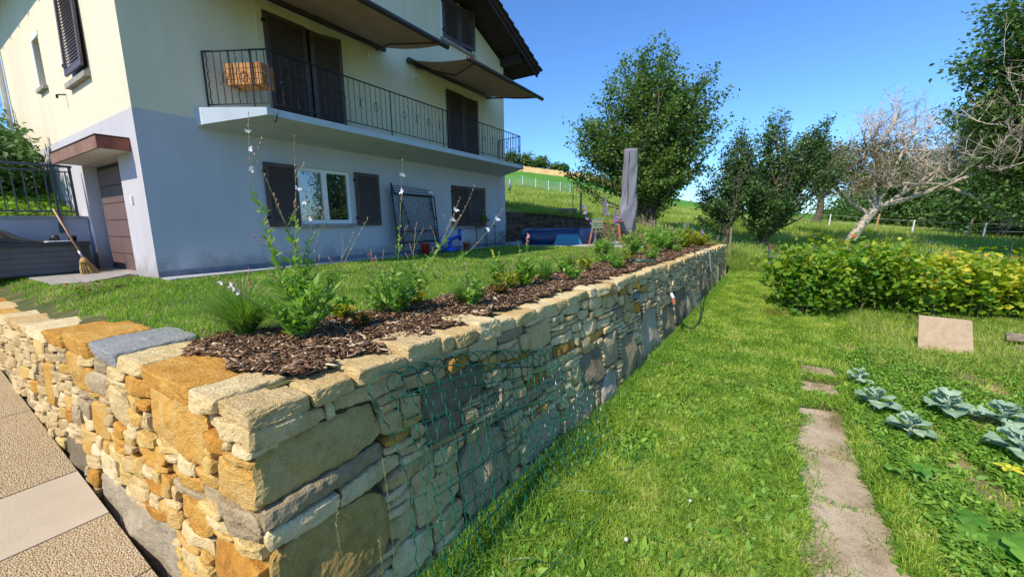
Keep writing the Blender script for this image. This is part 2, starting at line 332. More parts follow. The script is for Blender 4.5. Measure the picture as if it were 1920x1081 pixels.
# ---------------------------------------------------------------- upper terrace
def grid_sheet(name, x0, x1, y0, y1, nx, ny, zf, mat, mask=None):
    X, Y = np.meshgrid(np.linspace(x0, x1, nx), np.linspace(y0, y1, ny), indexing='ij'); V = np.stack([X, Y, zf(X, Y)], -1).reshape(-1, 3)
    i, j = np.meshgrid(np.arange(nx-1), np.arange(ny-1), indexing='ij'); b = (i*ny+j).ravel(); F = np.stack([b, b+ny, b+ny+1, b+1], 1)
    if mask is not None:
        c = V[F].mean(1); F = F[mask(c[:, 0], c[:, 1])]
    return setp(mesh_obj(name, V, F, mat, smooth=True), kind='structure')
YT = lambda x: np.interp(x, [-12, -7.3, -4.7, -3.16, -1.85], [.64, .65, .68, .72, .74])
LWN = lambda x, y: -.17*sst(-3.4, -7.4, x)*(1-sst(.75, 1.3, y))     # top outer edge of the left wall face
grid_sheet('upper_lawn_ground', -12.5, -1.0, .45, 15.2, 90, 120, lambda x, y: LWN(x, y)+noise2(x, y, 5, 1.5)*.008-.008, M['soil_lawn'],
           lambda x, y: (x < xtop(y)-.2) & (y > YT(x)+.2))
# planting bed: inner edge from the photo
BY = np.array([.95, 1.1, 1.3, 1.6, 2.4, 3.8, 5.8, 8, 9.9, 11.2, 13.5, 14.6]); BX = np.array([-3.1, -3.3, -3.3, -3.2, -3.0, -2.8, -2.75, -2.55, -2.6, -2.35, -1.9, -1.7])
def bed_in(y): return np.interp(y, BY, BX)
def inbed(x, y): return (x > bed_in(y)+.05*np.sin(y*9)+.03*np.sin(y*23)) & (x < xtop(y)-.17+.05*np.sin(y*17)+.03*np.sin(y*41)) & (y > YT(x)+.25+.04*np.sin(x*11)) & (y < 14.5)
def bedz(x, y): return .004+.022*np.clip((x-bed_in(y))/.25, 0, 1)+noise2(x, y, 9, 9)*.012
grid_sheet('mulch_bed', -3.6, -1.0, .8, 14.7, 90, 420, bedz, M['soil_mulch'], inbed)
def chips():
    n = 40000; y = .85+13.5*RS.rand(n)**1.9; x = RS.uniform(-3.4, -1.0, n); k = inbed(x, y); x, y = x[k], y[k]; n = len(x)
    z = bedz(x, y)+RS.uniform(.0, .022, n)
    L = RS.gamma(2.2, .0082, n)+.004; W = np.minimum(L*RS.uniform(.12, .42, n), .011); T = np.full(n, .0022)
    a = RS.uniform(0, 6.28, n); ti = RS.normal(0, .22, n); ro = RS.normal(0, .4, n)
    d1 = np.stack([np.cos(a)*np.cos(ti), np.sin(a)*np.cos(ti), np.sin(ti)], 1); nn = np.stack([np.sin(ro)*np.sin(a), -np.sin(ro)*np.cos(a), np.cos(ro)], 1)
    d2 = np.cross(nn, d1); d2 /= np.linalg.norm(d2, axis=1, keepdims=True); d3 = np.cross(d1, d2)
    c = np.stack([x, y, z], 1); V = np.zeros((n, 8, 3)); tp = RS.uniform(.3, 1, (n, 4))
    for i, (u, v, q) in enumerate([(-1,-1,-1),(1,-1,-1),(1,1,-1),(-1,1,-1),(-1,-1,1),(1,-1,1),(1,1,1),(-1,1,1)]):
        V[:, i] = c+(u*L*tp[:, (i*3) % 4])[:, None]*d1+(v*W*tp[:, i % 4])[:, None]*d2+(q*T)[:, None]*d3
    f = np.array([(0,3,2,1),(4,5,6,7),(0,1,5,4),(1,2,6,5),(2,3,7,6),(3,0,4,7)]); F = (f[None]+(np.arange(n)*8)[:, None, None]).reshape(-1, 4)
    r = np.clip(RS.beta(1.1, 1.5, n), 0, 1)
    setp(mesh_obj('bark_mulch', V.reshape(-1, 3), F, M['chip'], rnd=np.repeat(r, 8)), 'dark brown shredded bark mulch covering the planting bed along the wall', 'mulch', kind='stuff')
chips()
def slab_row(mb, pts, z0, z1): 
    n = len(pts); V = [(x, y, z0) for x, y in pts]+[(x, y, z1) for x, y in pts]
    mb.add(V, [tuple(range(n))[::-1], tuple(range(n, 2*n))]+[(i, (i+1) % n, (i+1) % n+n, i+n) for i in range(n)])
# paving along the house foot, patio at the far end, strip by the garage
root = thing('house_foot_paving', 'pale grey paving strip running along the foot of the house front', 'paving', (-7.9, 2.3, 0)); root['kind'] = 'structure'
for i in range(10):
    y = 2.32+i*.98
    slab_row_mb = MB(); slab_row(slab_row_mb, [(-7.95, y), (-7.55, y), (-7.55, y+.965), (-7.95, y+.965)], -.03, .018+.002*(i % 2)); slab_row_mb.build('paving_slab', M['paving'], root)
root = thing('rear_patio', 'grey paved patio behind the lawn carrying the furniture', 'patio', (-6, 13, 0)); root['kind'] = 'structure'
for i in range(6):
    for j in range(4):
        x = -8.6+i*.98; y = 11.75+j*.78+ (x+8.6)*.12
        m_ = MB(); slab_row(m_, [(x, y), (x+.965, y+.115), (x+.965, y+.88), (x, y+.765)], -.03, .02+.003*((i+j) % 2)); m_.build('paving_slab', M['paving'], root)
m_ = MB(); slab_row(m_, [(-12.4, 1.25), (-8.6, 1.30), (-8.4, 1.6), (-9.2, 2.3), (-12.4, 2.3)], -.2, .012)
setp(m_.build('garage_path', M['concrete']), kind='structure')

# ---------------------------------------------------------------- lower left patio with exposed aggregate slabs
def agg_mat(name, grit):
    m, t, p = nodes(name); P = pos(t)
    v = N(t, 'ShaderNodeTexVoronoi'); v.inputs['Scale'].default_value = 105; t.links.new(P, v.inputs['Vector'])
    base = ramp(t, noi(t, 3, 5, P), [(.3, (.50, .40, .26)), (.7, (.64, .52, .36))])
    if grit:
        c = mixc(t, .75, base, ramp(t, v.outputs['Color'], [(.1, (.48, .36, .20)), (.5, (.70, .55, .33)), (.9, (.84, .73, .52))]))
        c = mixc(t, 1.0, c, ramp(t, v.outputs['Distance'], [(.25, (1, 1, 1)), (.62, (.62, .54, .42))]), 'MULTIPLY')
        h = N(t, 'ShaderNodeMath', operation='MULTIPLY'); t.links.new(v.outputs['Distance'], h.inputs[0]); h.inputs[1].default_value = -1
        bump(t, p, h.outputs[0], .9, .012)
    else:
        c = mixc(t, .5, base, ramp(t, noi(t, 120, 3, P), [(.3, (.34, .29, .21)), (.7, (.52, .45, .34))])); bump(t, p, noi(t, 150, 4, P), .4, .006)
    t.links.new(c, p.inputs['Base Color']); p.inputs['Roughness'].default_value = .9; p.inputs['Specular IOR Level'].default_value = .2; return m
M['agg'] = agg_mat('exposed_aggregate', True); M['smoothcon'] = agg_mat('smooth_concrete_band', False)
pz = lambda x: -1.22-(x+3)*.072
root = thing('stair_patio', 'sunlit exposed aggregate paving sloping down beside the stone wall', 'patio', (-5, 0, -1.2)); root['kind'] = 'structure'
xs = [(-12, -9.2, 'agg'), (-9.2, -7.7, 'agg'), (-7.7, -6.1, 'agg'), (-6.1, -4.5, 'agg'), (-4.5, -3.73, 'smoothcon'), (-3.73, -2.96, 'agg'), (-2.96, -2.1, 'agg'), (-2.1, -1.4, 'smoothcon')]
for a, b, mt in xs:
    a += .006; b -= .006
    V = [(a, -3, pz(a)), (b, -3, pz(b)), (b, .602, pz(b)), (a, .602, pz(a))]; V = [(x, y, z-.12) for x, y, z in V]+V
    mesh_obj('paving_slab', V, [(3, 2, 1, 0), (4, 5, 6, 7), (0, 1, 5, 4), (1, 2, 6, 5), (2, 3, 7, 6), (3, 0, 4, 7)], M[mt], root)

# ---------------------------------------------------------------- retaining wall of rubble stones
BAT = .12
def fR(s, h):         # right face; s metres from the corner along y
    y = .74+s; x = xtop(y)-BAT*h; return x, y
def fL(s, h):         # left face; s metres from the corner along -x
    x = -1.83-s; return x, YT(x)+.065*h*1.0
LD = lambda x: -.17*sst(-3.4, -7.4, x) if not np.isscalar(x) else float(-.17*sst(-3.4, -7.4, x))
def mapf(face, s, h, n):
    s = np.asarray(s, float); h = np.asarray(h, float); n = np.asarray(n, float)
    if face == 'R': x, y = fR(s, h); return np.stack([x+n, y-.08*n, h+0*n], -1)
    x, y = fL(s, h); return np.stack([x+0*n, y-n, h+LD(x)], -1)
def stone_geo(face, s0, s1, h0, h1, det, rs, bulge=.03, gap=.008, depth=.14):
    w, hh = (s1-s0), (h1-h0); cs, ch = (s0+s1)/2, (h0+h1)/2
    nu = int(np.clip(w/det, 3, 24)); nv = int(np.clip(hh/det, 2, 20))
    mn = min(w, hh); eu = 1-2*min(.2, .010/w+.03); ev = 1-2*min(.24, .010/hh+.04)
    a = np.concatenate([[-1], np.linspace(-eu, eu, nu), [1]]); b = np.concatenate([[-1], np.linspace(-ev, ev, nv), [1]]); nu += 1; nv += 1
    A, B = np.meshgrid(a, b, indexing='ij')
    k4 = rs.uniform(.0, .24, 4)*mn; u = A*(w/2-gap); v = B*(hh/2-gap)          # each corner cut back by its own amount
    for q, (sa, sb) in enumerate(((-1, -1), (1, -1), (1, 1), (-1, 1))):
        wgt = np.clip(sa*A, 0, 1)**3.0*np.clip(sb*B, 0, 1)**3.0; u = u-sa*wgt*k4[q]*rs.uniform(.3, 1.0); v = v-sb*wgt*k4[q]*rs.uniform(.3, 1.0)
    u = u*(1+rs.uniform(-.07, .07)*B); v = v*(1+rs.uniform(-.15, .15)*A)
    jit = min(.085*mn, .016)
    u = u+jit*noise2(v, u*0+3, rs.randint(9999), 9/mn)*np.abs(A)**2; v = v+jit*noise2(u, v*0, rs.randint(9999), 9/mn)*np.abs(B)**2
    pl = np.full(A.shape, 9.)
    for k in range(5):
        g = rs.normal(0, .16, 2); pl = np.minimum(pl, rs.uniform(.2, 1.0)*bulge+g[0]*u+g[1]*v)
    n = np.maximum(pl, -.028)+rs.uniform(-.009, .009)
    n += noise2(u, v, rs.randint(9999), 22)*.005+noise2(u, v, rs.randint(9999), 60)*.0035+rs.normal(0, .0011, A.shape)*(det < .04)
    edge = (np.abs(A) > .999)|(np.abs(B) > .999); n = np.where(edge, n-rs.uniform(.005, .013, A.shape), n)
    s = cs+u; h = ch+v
    P = mapf(face, s, h, n)
    # side ring
    idx = np.arange((nu+1)*(nv+1)).reshape(nu+1, nv+1)
    ring = list(idx[:, 0])+list(idx[-1, 1:])+list(idx[-2::-1, -1])+list(idx[0, -2:0:-1])
    Pf = P.reshape(-1, 3); sr = s.ravel()[ring]; hr = h.ravel()[ring]
    back = mapf(face, cs+(sr-cs)*.96, ch+(hr-ch)*.96, np.full(len(ring), -depth))
    V = np.concatenate([Pf, back]); F = [(int(idx[i, j]), int(idx[i+1, j]), int(idx[i+1, j+1]), int(idx[i, j+1])) for i in range(nu) for j in range(nv)]
    m = len(ring); o = len(Pf)
    F += [(int(ring[(k+1) % m]), int(ring[k]), o+k, o+(k+1) % m) for k in range(m)]
    if face == 'L': F = [f[::-1] for f in F]
    return V, F
def lump(c, ax, ay, az, rs, det=8, p=4., amp=.012, facet=.5):   # free block from a cube, slightly rounded, chipped
    g = np.linspace(-1, 1, det+1); fs = []; Vs = []; Fs = []; o = 0
    for d in range(3):
        for sgn in (-1, 1):
            A, B = np.meshgrid(g, g, indexing='ij'); q = [None]*3; q[d] = np.full(A.shape, float(sgn)); q[(d+1) % 3] = A; q[(d+2) % 3] = B*sgn
            P = np.stack(q, -1).reshape(-1, 3); Vs.append(P); ii = np.arange((det+1)**2).reshape(det+1, det+1)
            Fs += [(o+ii[i, j], o+ii[i+1, j], o+ii[i+1, j+1], o+ii[i, j+1]) for i in range(det) for j in range(det)]; o += (det+1)**2
    P = np.concatenate(Vs); key = {}; remap = np.zeros(len(P), int); U = []
    for i, v in enumerate(P):
        k = tuple(np.round(v, 4))
        if k not in key: key[k] = len(U); U.append(v)
        remap[i] = key[k]
    U = np.array(U); Fs = [tuple(int(remap[i]) for i in f) for f in Fs]
    L = (np.abs(U)**p).sum(1)**(1/p); U = U/np.maximum(L, 1)[:, None]**.9
    sk = rs.uniform(-.12, .12, (3, 3))*(1 if p < 16 else .6); U = U+U@sk*np.abs(U).mean(1)[:, None]
    for k in range(5):
        g = rs.normal(0, 1, 3); g /= np.linalg.norm(g); dd = U@g; lim = rs.uniform(.78, 1.15) if p < 16 else rs.uniform(1.12, 1.5); U = U-np.maximum(dd-lim, 0)[:, None]*g*facet
    C_ = np.array(c, float); W = C_+U[:, :1]*np.array(ax)+U[:, 1:2]*np.array(ay)+U[:, 2:3]*np.array(az)
    nn = W-C_; nn /= np.maximum(np.linalg.norm(nn, axis=1, keepdims=True), 1e-6)
    W = W+rs.normal(0, .0016, W.shape)*(det > 8)+nn*((noise2(W[:, 0]+W[:, 2]*1.3, W[:, 1]-W[:, 2]*.7, rs.randint(9999), 16)*amp+noise2(W[:, 0]-W[:, 2]*.9, W[:, 1]+W[:, 2]*1.1, rs.randint(9999), 45)*amp*.5))[:, None]
    return W, Fs
def pack(smax, hfun, heroes, rs, unit, wr, hr, jumper=.06):
    """irregular rubble bond: greedy fill of a fine grid by rectangles; returns list of (s0,s1,h0,h1,mat or None)"""
    nx = int(smax/unit); ny = int(1.75/unit); occ = np.zeros((nx, ny), bool); out = []
    for s0, s1, ht, hb, mt in heroes:       # ht top (neg), hb bottom (neg)
        i0, i1 = int(round(s0/unit)), int(round(s1/unit)); j0, j1 = int(round(-ht/unit)), int(round(-hb/unit))
        i1 = max(i1, i0+1); j1 = max(j1, j0+1); occ[i0:i1, j0:j1] = True; out.append((i0, i1, j0, j1, mt))
    for j in range(ny):
        i = 0
        while i < nx:
            if occ[i, j]: i += 1; continue
            wmax = rs.randint(wr[0], wr[1]+1); hmax = rs.choice(hr)
            if rs.rand() < jumper: wmax = rs.randint(4, 9); hmax = rs.randint(3, 6)
            k = 0
            while i+k < nx and k < wmax and not occ[i+k, j]: k += 1
            rest = 0
            while i+k+rest < nx and not occ[i+k+rest, j] and rest < 2: rest += 1
            if rest == 1: k += 1
            q = 1
            while q < hmax and j+q < ny and not occ[i:i+k, j+q].any(): q += 1
            if q > k*1.3: q = max(1, int(k*1.3))
            occ[i:i+k, j:j+q] = True; out.append((i, i+k, j, j+q, None)); i += k
    res = []
    for i0, i1, j0, j1, mt in out:
        res.append((i0*unit, i1*unit, -j0*unit, -j1*unit, mt))
    return res
wall = thing('stone_retaining_wall', 'ochre and grey dry stone retaining wall holding up the planted lawn', 'stone wall', (-1.8, .7, 0))
rs = np.random.RandomState(21)
T0 = -.095     # first course starts below the coping
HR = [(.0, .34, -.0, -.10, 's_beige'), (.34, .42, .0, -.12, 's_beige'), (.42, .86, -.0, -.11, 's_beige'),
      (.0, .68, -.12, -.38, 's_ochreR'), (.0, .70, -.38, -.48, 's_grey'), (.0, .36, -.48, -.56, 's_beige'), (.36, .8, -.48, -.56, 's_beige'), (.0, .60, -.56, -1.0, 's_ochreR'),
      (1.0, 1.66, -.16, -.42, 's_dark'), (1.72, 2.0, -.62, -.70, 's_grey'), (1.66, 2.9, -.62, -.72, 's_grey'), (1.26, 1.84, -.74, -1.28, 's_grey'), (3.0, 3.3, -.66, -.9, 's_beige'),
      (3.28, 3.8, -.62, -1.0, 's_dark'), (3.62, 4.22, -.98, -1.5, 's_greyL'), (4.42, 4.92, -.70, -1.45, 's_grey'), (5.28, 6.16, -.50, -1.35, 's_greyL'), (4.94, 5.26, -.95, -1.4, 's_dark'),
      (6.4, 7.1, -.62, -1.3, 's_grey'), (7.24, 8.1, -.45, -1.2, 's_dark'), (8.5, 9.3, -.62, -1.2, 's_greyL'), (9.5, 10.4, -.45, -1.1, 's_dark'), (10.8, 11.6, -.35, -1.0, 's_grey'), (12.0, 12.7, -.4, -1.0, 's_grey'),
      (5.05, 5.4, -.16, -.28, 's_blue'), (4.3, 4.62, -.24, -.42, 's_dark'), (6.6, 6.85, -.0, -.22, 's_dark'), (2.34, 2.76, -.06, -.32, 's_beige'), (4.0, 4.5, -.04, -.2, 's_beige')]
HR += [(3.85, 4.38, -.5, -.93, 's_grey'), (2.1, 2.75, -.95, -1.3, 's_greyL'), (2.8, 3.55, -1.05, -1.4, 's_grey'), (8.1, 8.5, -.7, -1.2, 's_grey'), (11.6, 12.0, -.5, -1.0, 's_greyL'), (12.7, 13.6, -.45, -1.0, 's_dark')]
HL = [(.0, .38, -.16, -.40, 's_ochre'), (.0, .45, .0, -.07, 's_cream'), (.0, .2, -.07, -.14, 's_cream'), (.22, .45, -.07, -.16, 's_ochre'),
      (.0, .55, -.40, -.50, 's_grey'), (.46, 1.16, -.0, -.30, 's_ochre'), (.0, .44, -.62, -.98, 's_ochre'), (.46, .8, -.54, -.74, 's_ochre'), (.9, 2.3, -.86, -1.4, 's_greyL'), (2.4, 2.75, .0, -.30, 's_ochre'), (1.5, 1.8, -.14, -.42, 's_cream'),
      (1.9, 2.2, -.3, -.58, 's_ochre'), (3.3, 3.6, -.2, -.6, 's_ochre'), (2.5, 3.2, -.75, -1.1, 's_dark'), (4.2, 4.8, -.7, -1.1, 's_grey'), (5.2, 5.8, -.55, -1.0, 's_greyL')]
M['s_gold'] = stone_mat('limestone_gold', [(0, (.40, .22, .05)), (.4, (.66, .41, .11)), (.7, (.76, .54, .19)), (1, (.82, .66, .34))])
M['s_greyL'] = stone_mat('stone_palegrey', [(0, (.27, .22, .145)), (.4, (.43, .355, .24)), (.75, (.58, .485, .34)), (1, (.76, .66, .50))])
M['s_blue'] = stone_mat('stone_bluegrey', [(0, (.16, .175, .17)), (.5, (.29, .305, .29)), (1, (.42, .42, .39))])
M['s_ochreR'] = stone_mat('limestone_ochre_shaded', [(0, (.28, .17, .055)), (.35, (.50, .33, .10)), (.65, (.60, .43, .17)), (1, (.68, .54, .28))])  # ochre copy for the right face, its shaded tone put into the colour
def build_wall(face, smax, heroes, unit):
    cand = []
    for s0, s1, h0, h1, mt in pack(smax, None, heroes, rs, unit, (3, 8), [1, 1, 2, 2, 2, 3]):
        h0 += T0; h1 += T0; sc = (s0+s1)/2
        x, y = fR(sc, h1) if face == 'R' else fL(sc, h1)
        base = (float(low(x, y)) if face == 'R' else (pz(x)-.1))-.08
        if h0 < base: continue
        x, y = fR(sc, h0) if face == 'R' else fL(sc, h0)
        d = math.sqrt(x*x+y*y+(.8-h0)**2); cand.append((s0, s1, h0, h1, mt, (s1-s0)*(h0-h1)/d**2*(abs(x)/d if face == 'R' else abs(y)/d*1.6), d))
    return [(face,)+c for c in cand]
allst = build_wall('R', 14.05, HR, .052)+build_wall('L', 9.0, HL, .045)
allst.sort(key=lambda c: -c[6])
V_, F_, R_, n_ = [], [], [], 0
warp = lambda s, h, k: noise2(s, h*1.4, 60+k, 2.6)*.02
for idx, (face, s0, s1, h0, h1, mt, wgt, d) in enumerate(allst):
    big = (s1-s0)*(h0-h1) > .12
    bul = .017 if not big else .026
    if big and face == 'R' and s0 > 2.5: bul = .075
    det = .022 if d < 3 else (.03 if d < 5 else .05)
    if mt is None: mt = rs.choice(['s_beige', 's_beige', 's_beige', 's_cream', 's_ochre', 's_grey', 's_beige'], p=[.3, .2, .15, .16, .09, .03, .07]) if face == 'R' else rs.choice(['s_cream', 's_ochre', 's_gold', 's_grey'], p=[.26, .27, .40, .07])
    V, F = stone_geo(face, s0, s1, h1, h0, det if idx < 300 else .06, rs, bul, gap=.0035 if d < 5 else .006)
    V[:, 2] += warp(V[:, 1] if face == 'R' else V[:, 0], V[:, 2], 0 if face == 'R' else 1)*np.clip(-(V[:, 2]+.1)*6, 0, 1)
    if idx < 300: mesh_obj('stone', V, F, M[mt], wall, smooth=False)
    else:
        V_.append(V); F_ += [tuple(i+n_ for i in f) for f in F]; R_.append(np.full(len(V), rs.rand())); n_ += len(V)
o = mesh_obj('small_stones', np.concatenate(V_), F_, M['s_mix'], wall, rnd=np.concatenate(R_)); o['kind'] = 'stuff'
# hearting behind the stones
core = MB()
sR = np.linspace(.0, 14.0, 60)
for fc, ss, st in (('R', sR, .09), ('L', np.linspace(0, 10, 40), .075)):
    V = []
    for s in ss:
        s_ = s+.05
        for h, dd in ((-.06, -st), (-1.75, -st), (-1.75, -.40), (-.06, -.34)): V.append(mapf(fc, s_, h, dd))
    n = len(ss); F = [(i*4+j, i*4+(j+1) % 4, (i+1)*4+(j+1) % 4, (i+1)*4+j) for i in range(n-1) for j in range(4)]+[(3, 2, 1, 0), tuple((n-1)*4+j for j in range(4))]
    core.add(np.array(V).reshape(-1, 3), F)
core.build('hearting', M['core'], wall)
# end face of the wall at the far end
y = 14.83
for hh in range(8):
    for k in range(2):
        c = (xtop(y)-.02+BAT*(.14+hh*.14)-.14-k*.2, y, -.16-hh*.14); V, F = lump(c, (.1, 0, 0), (0, .07, 0), (0, 0, .066), rs, 4, 5); mesh_obj('end_stone', V, F, M['s_beige'], wall)
# coping stones
s = .0; k = 0
copR = [(.0, .30), (.30, .56), (.56, .92), (.92, 1.22), (1.22, 1.36), (1.36, 1.62), (1.62, 1.88)]
s = 1.88
while s < 14.0:
    L = rs.uniform(.18, .42); copR.append((s, min(s+L, 14.08))); s += L
for k, (a, b) in enumerate(copR):
    y = .74+(a+b)/2; x = xtop(y); wd = rs.uniform(.30, .42) if k > 1 else .34; th = (.042 if k < 2 else rs.uniform(.045, .060)) if k not in (3, 6) else .08
    out = rs.uniform(.0, .03); sl = (xtop(y+.1)-xtop(y-.1))/.2
    V, F = lump((x-wd/2+out, y, -.048+rs.uniform(-.012, .014)), (wd/2, sl*0, rs.uniform(-.006, .006)), (sl*(b-a)/2, (b-a)/2-.004, rs.uniform(-.008, .008)), (0, 0, th), rs, 13 if k < 14 else 6, 16, .012, .5)
    mesh_obj('coping_stone', V, F, M['s_cream'] if k % 3 else M['s_beige'], wall)
copL = [(.26, .50, 's_cream', .05, .34), (.50, 1.18, 's_ochre', .06, .36), (1.18, 1.55, 's_cream', .05, .4), (1.55, 2.15, 's_blue', .055, .5), (2.15, 2.75, 's_ochre', .075, .42)]
s = 2.75
while s < 9.6: L = rs.uniform(.3, .75); copL.append((s, s+L, rs.choice(['s_cream', 's_beige', 's_ochre'], p=[.4, .45, .15]), rs.uniform(.045, .06), rs.uniform(.36, .5))); s += L
for a, b, mt, th, wd in copL:
    x = -1.83-(a+b)/2; y = float(YT(x)); V, F = lump((x, y+wd/2-.02, LD(x)-.04+rs.uniform(-.01, .012)), ((b-a)/2-.004, rs.uniform(-.01, .01), 0), (0, wd/2, rs.uniform(-.006, .006)), (0, 0, th), rs, 14, 16, .013, .5)
    mesh_obj('coping_stone', V, F, M[mt], wall)

# ---------------------------------------------------------------- the house
HX, HY0, HY1 = -8.0, 2.31, 12.47; BX0 = -16.0; ZB = 2.55
house = thing('house', 'two storey house with blue grey base, cream upper walls and long balcony', 'house', (-12, 7.4, 0))
def panel(mb, ax, c, u0, u1, z0, z1, holes=(), depth=.25, sgn=1):
    """wall sheet on plane x=c (ax=0) or y=c (ax=1) with recessed holes (u0,u1,z0,z1)"""
    us = sorted({u0, u1, *[v for h in holes for v in h[:2]]}); zs = sorted({z0, z1, *[v for h in holes for v in h[2:4]]})
    P = (lambda u, z, d=0: (c-d*sgn, u, z)) if ax == 0 else (lambda u, z, d=0: (u, c-d*sgn, z))
    for i in range(len(us)-1):
        for j in range(len(zs)-1):
            um, zm = (us[i]+us[i+1])/2, (zs[j]+zs[j+1])/2
            if any(h[0] < um < h[1] and h[2] < zm < h[3] for h in holes): continue
            mb.add([P(us[i], zs[j]), P(us[i+1], zs[j]), P(us[i+1], zs[j+1]), P(us[i], zs[j+1])], [(0, 1, 2, 3)])
    for h in holes:
        a, b, e, f = h[:4]; dd = h[4] if len(h) > 4 else depth; q = [(a, e), (b, e), (b, f), (a, f)]
        for k in range(4):
            p0, p1 = q[k], q[(k+1) % 4]; mb.add([P(*p0), P(*p1), P(*p1, dd), P(*p0, dd)], [(0, 1, 2, 3)])
WIN = (4.70, 5.94, .83, 1.97, .14)      # ground-floor window
ZW = 6.2
lo = MB()
panel(lo, 0, HX, HY0, HY1, -.3, ZB, [WIN])
panel(lo, 1, HY0, BX0, HX, -.3, ZB, [(-11.0, -8.97, -.3, 1.95, .26)], sgn=-1)
panel(lo, 1, HY1, BX0, HX, -.3, ZB, sgn=1); panel(lo, 0, BX0, HY0, HY1, -.3, ZB)
lo.build('lower_wall', M['blue'], house)
up = MB()
panel(up, 0, HX, HY0, HY1, ZB, ZW)
panel(up, 1, HY0, BX0, HX, ZB, ZW, [(-12.80, -12.33, 3.62, 4.52, .18)], sgn=-1)
panel(up, 1, HY1, BX0, HX, ZB, ZW); panel(up, 0, BX0, HY0, HY1, ZB, ZW)
YM = (HY0+HY1)/2; ZR = ZW+(YM-HY0)*.40
for X in (HX, BX0): up.add([(X, HY0, ZW), (X, HY1, ZW), (X, YM, ZR)], [(0, 1, 2)])
up.build('upper_wall', M['cream'], house)
# dark plinth
MB().box((HX, HY0+.0, 0), (HX+.02, HY1-.0, .10)).build('plinth', M['plinth'], house)
# roof: two slopes with overhangs
def roof_slope(sg):
    y1 = HY1+.85 if sg > 0 else HY0-.85; z1 = ZW-.85*.40
    x0, x1 = BX0-.9, HX+.98; t = .14
    V = []
    for X in (x0, x1):
        for (y, z) in ((YM, ZR+.10), (y1, z1+.10), (y1, z1+.10+t), (YM, ZR+.10+t)): V.append((X, y, z))
    return V, [(0, 1, 2, 3), (7, 6, 5, 4), (0, 4, 5, 1), (1, 5, 6, 2), (2, 6, 7, 3), (3, 7, 4, 0)]
rf = MB(); rf.add(*roof_slope(1)); rf.add(*roof_slope(-1)); roof = rf.build('roof', M['darkwood'], house)
for sg in (1, -1):      # tile courses
    for k in range(19):
        f0, f1 = k/19, (k+1)/19; ye = HY1+.95 if sg > 0 else HY0-.95; ze = ZW-.95*.40+.245
        ya, yb = ye+(YM-ye)*f0, ye+(YM-ye)*(f1+.012); za, zb = ze+(ZR+.25-ze)*f0, ze+(ZR+.25-ze)*f1
        V = [(BX0-1, ya, za), (HX+1.05, ya, za), (HX+1.05, yb, zb), (BX0-1, yb, zb)]; V += [(a, b, c+(.07 if i < 2 else .02)) for i, (a, b, c) in enumerate(V)]
        mesh_obj('tile_course', V, [(3, 2, 1, 0), (4, 5, 6, 7), (0, 1, 5, 4), (1, 2, 6, 5), (2, 3, 7, 6), (3, 0, 4, 7)], M['tile'], roof)
for yy in (HY1-.12, YM+.01, HY0+.12, HY1-2.6, HY0+2.6):
    zz = ZR+.02-abs(yy-YM)*.40; MB().box((HX-.1, yy-.09, zz-.16), (HX+.8, yy+.09, zz+.08)).build('purlin', M['darkwood'], house)
for sg in (1, -1):
    y1 = HY1+.84 if sg > 0 else HY0-.84; z1 = ZW-.84*.40+.06
    MB().bar((HX+.9, YM, ZR+.06), (HX+.9, y1, z1), .05, .16).build('barge_board', M['darkwood'], house)
    for k in range(9):
        X = BX0+.4+k*.93; MB().bar((X, YM+sg*4.6, ZR+.03-4.6*.40), (X, y1, z1-.01), .08, .12).build('rafter', M['darkwood'], house)
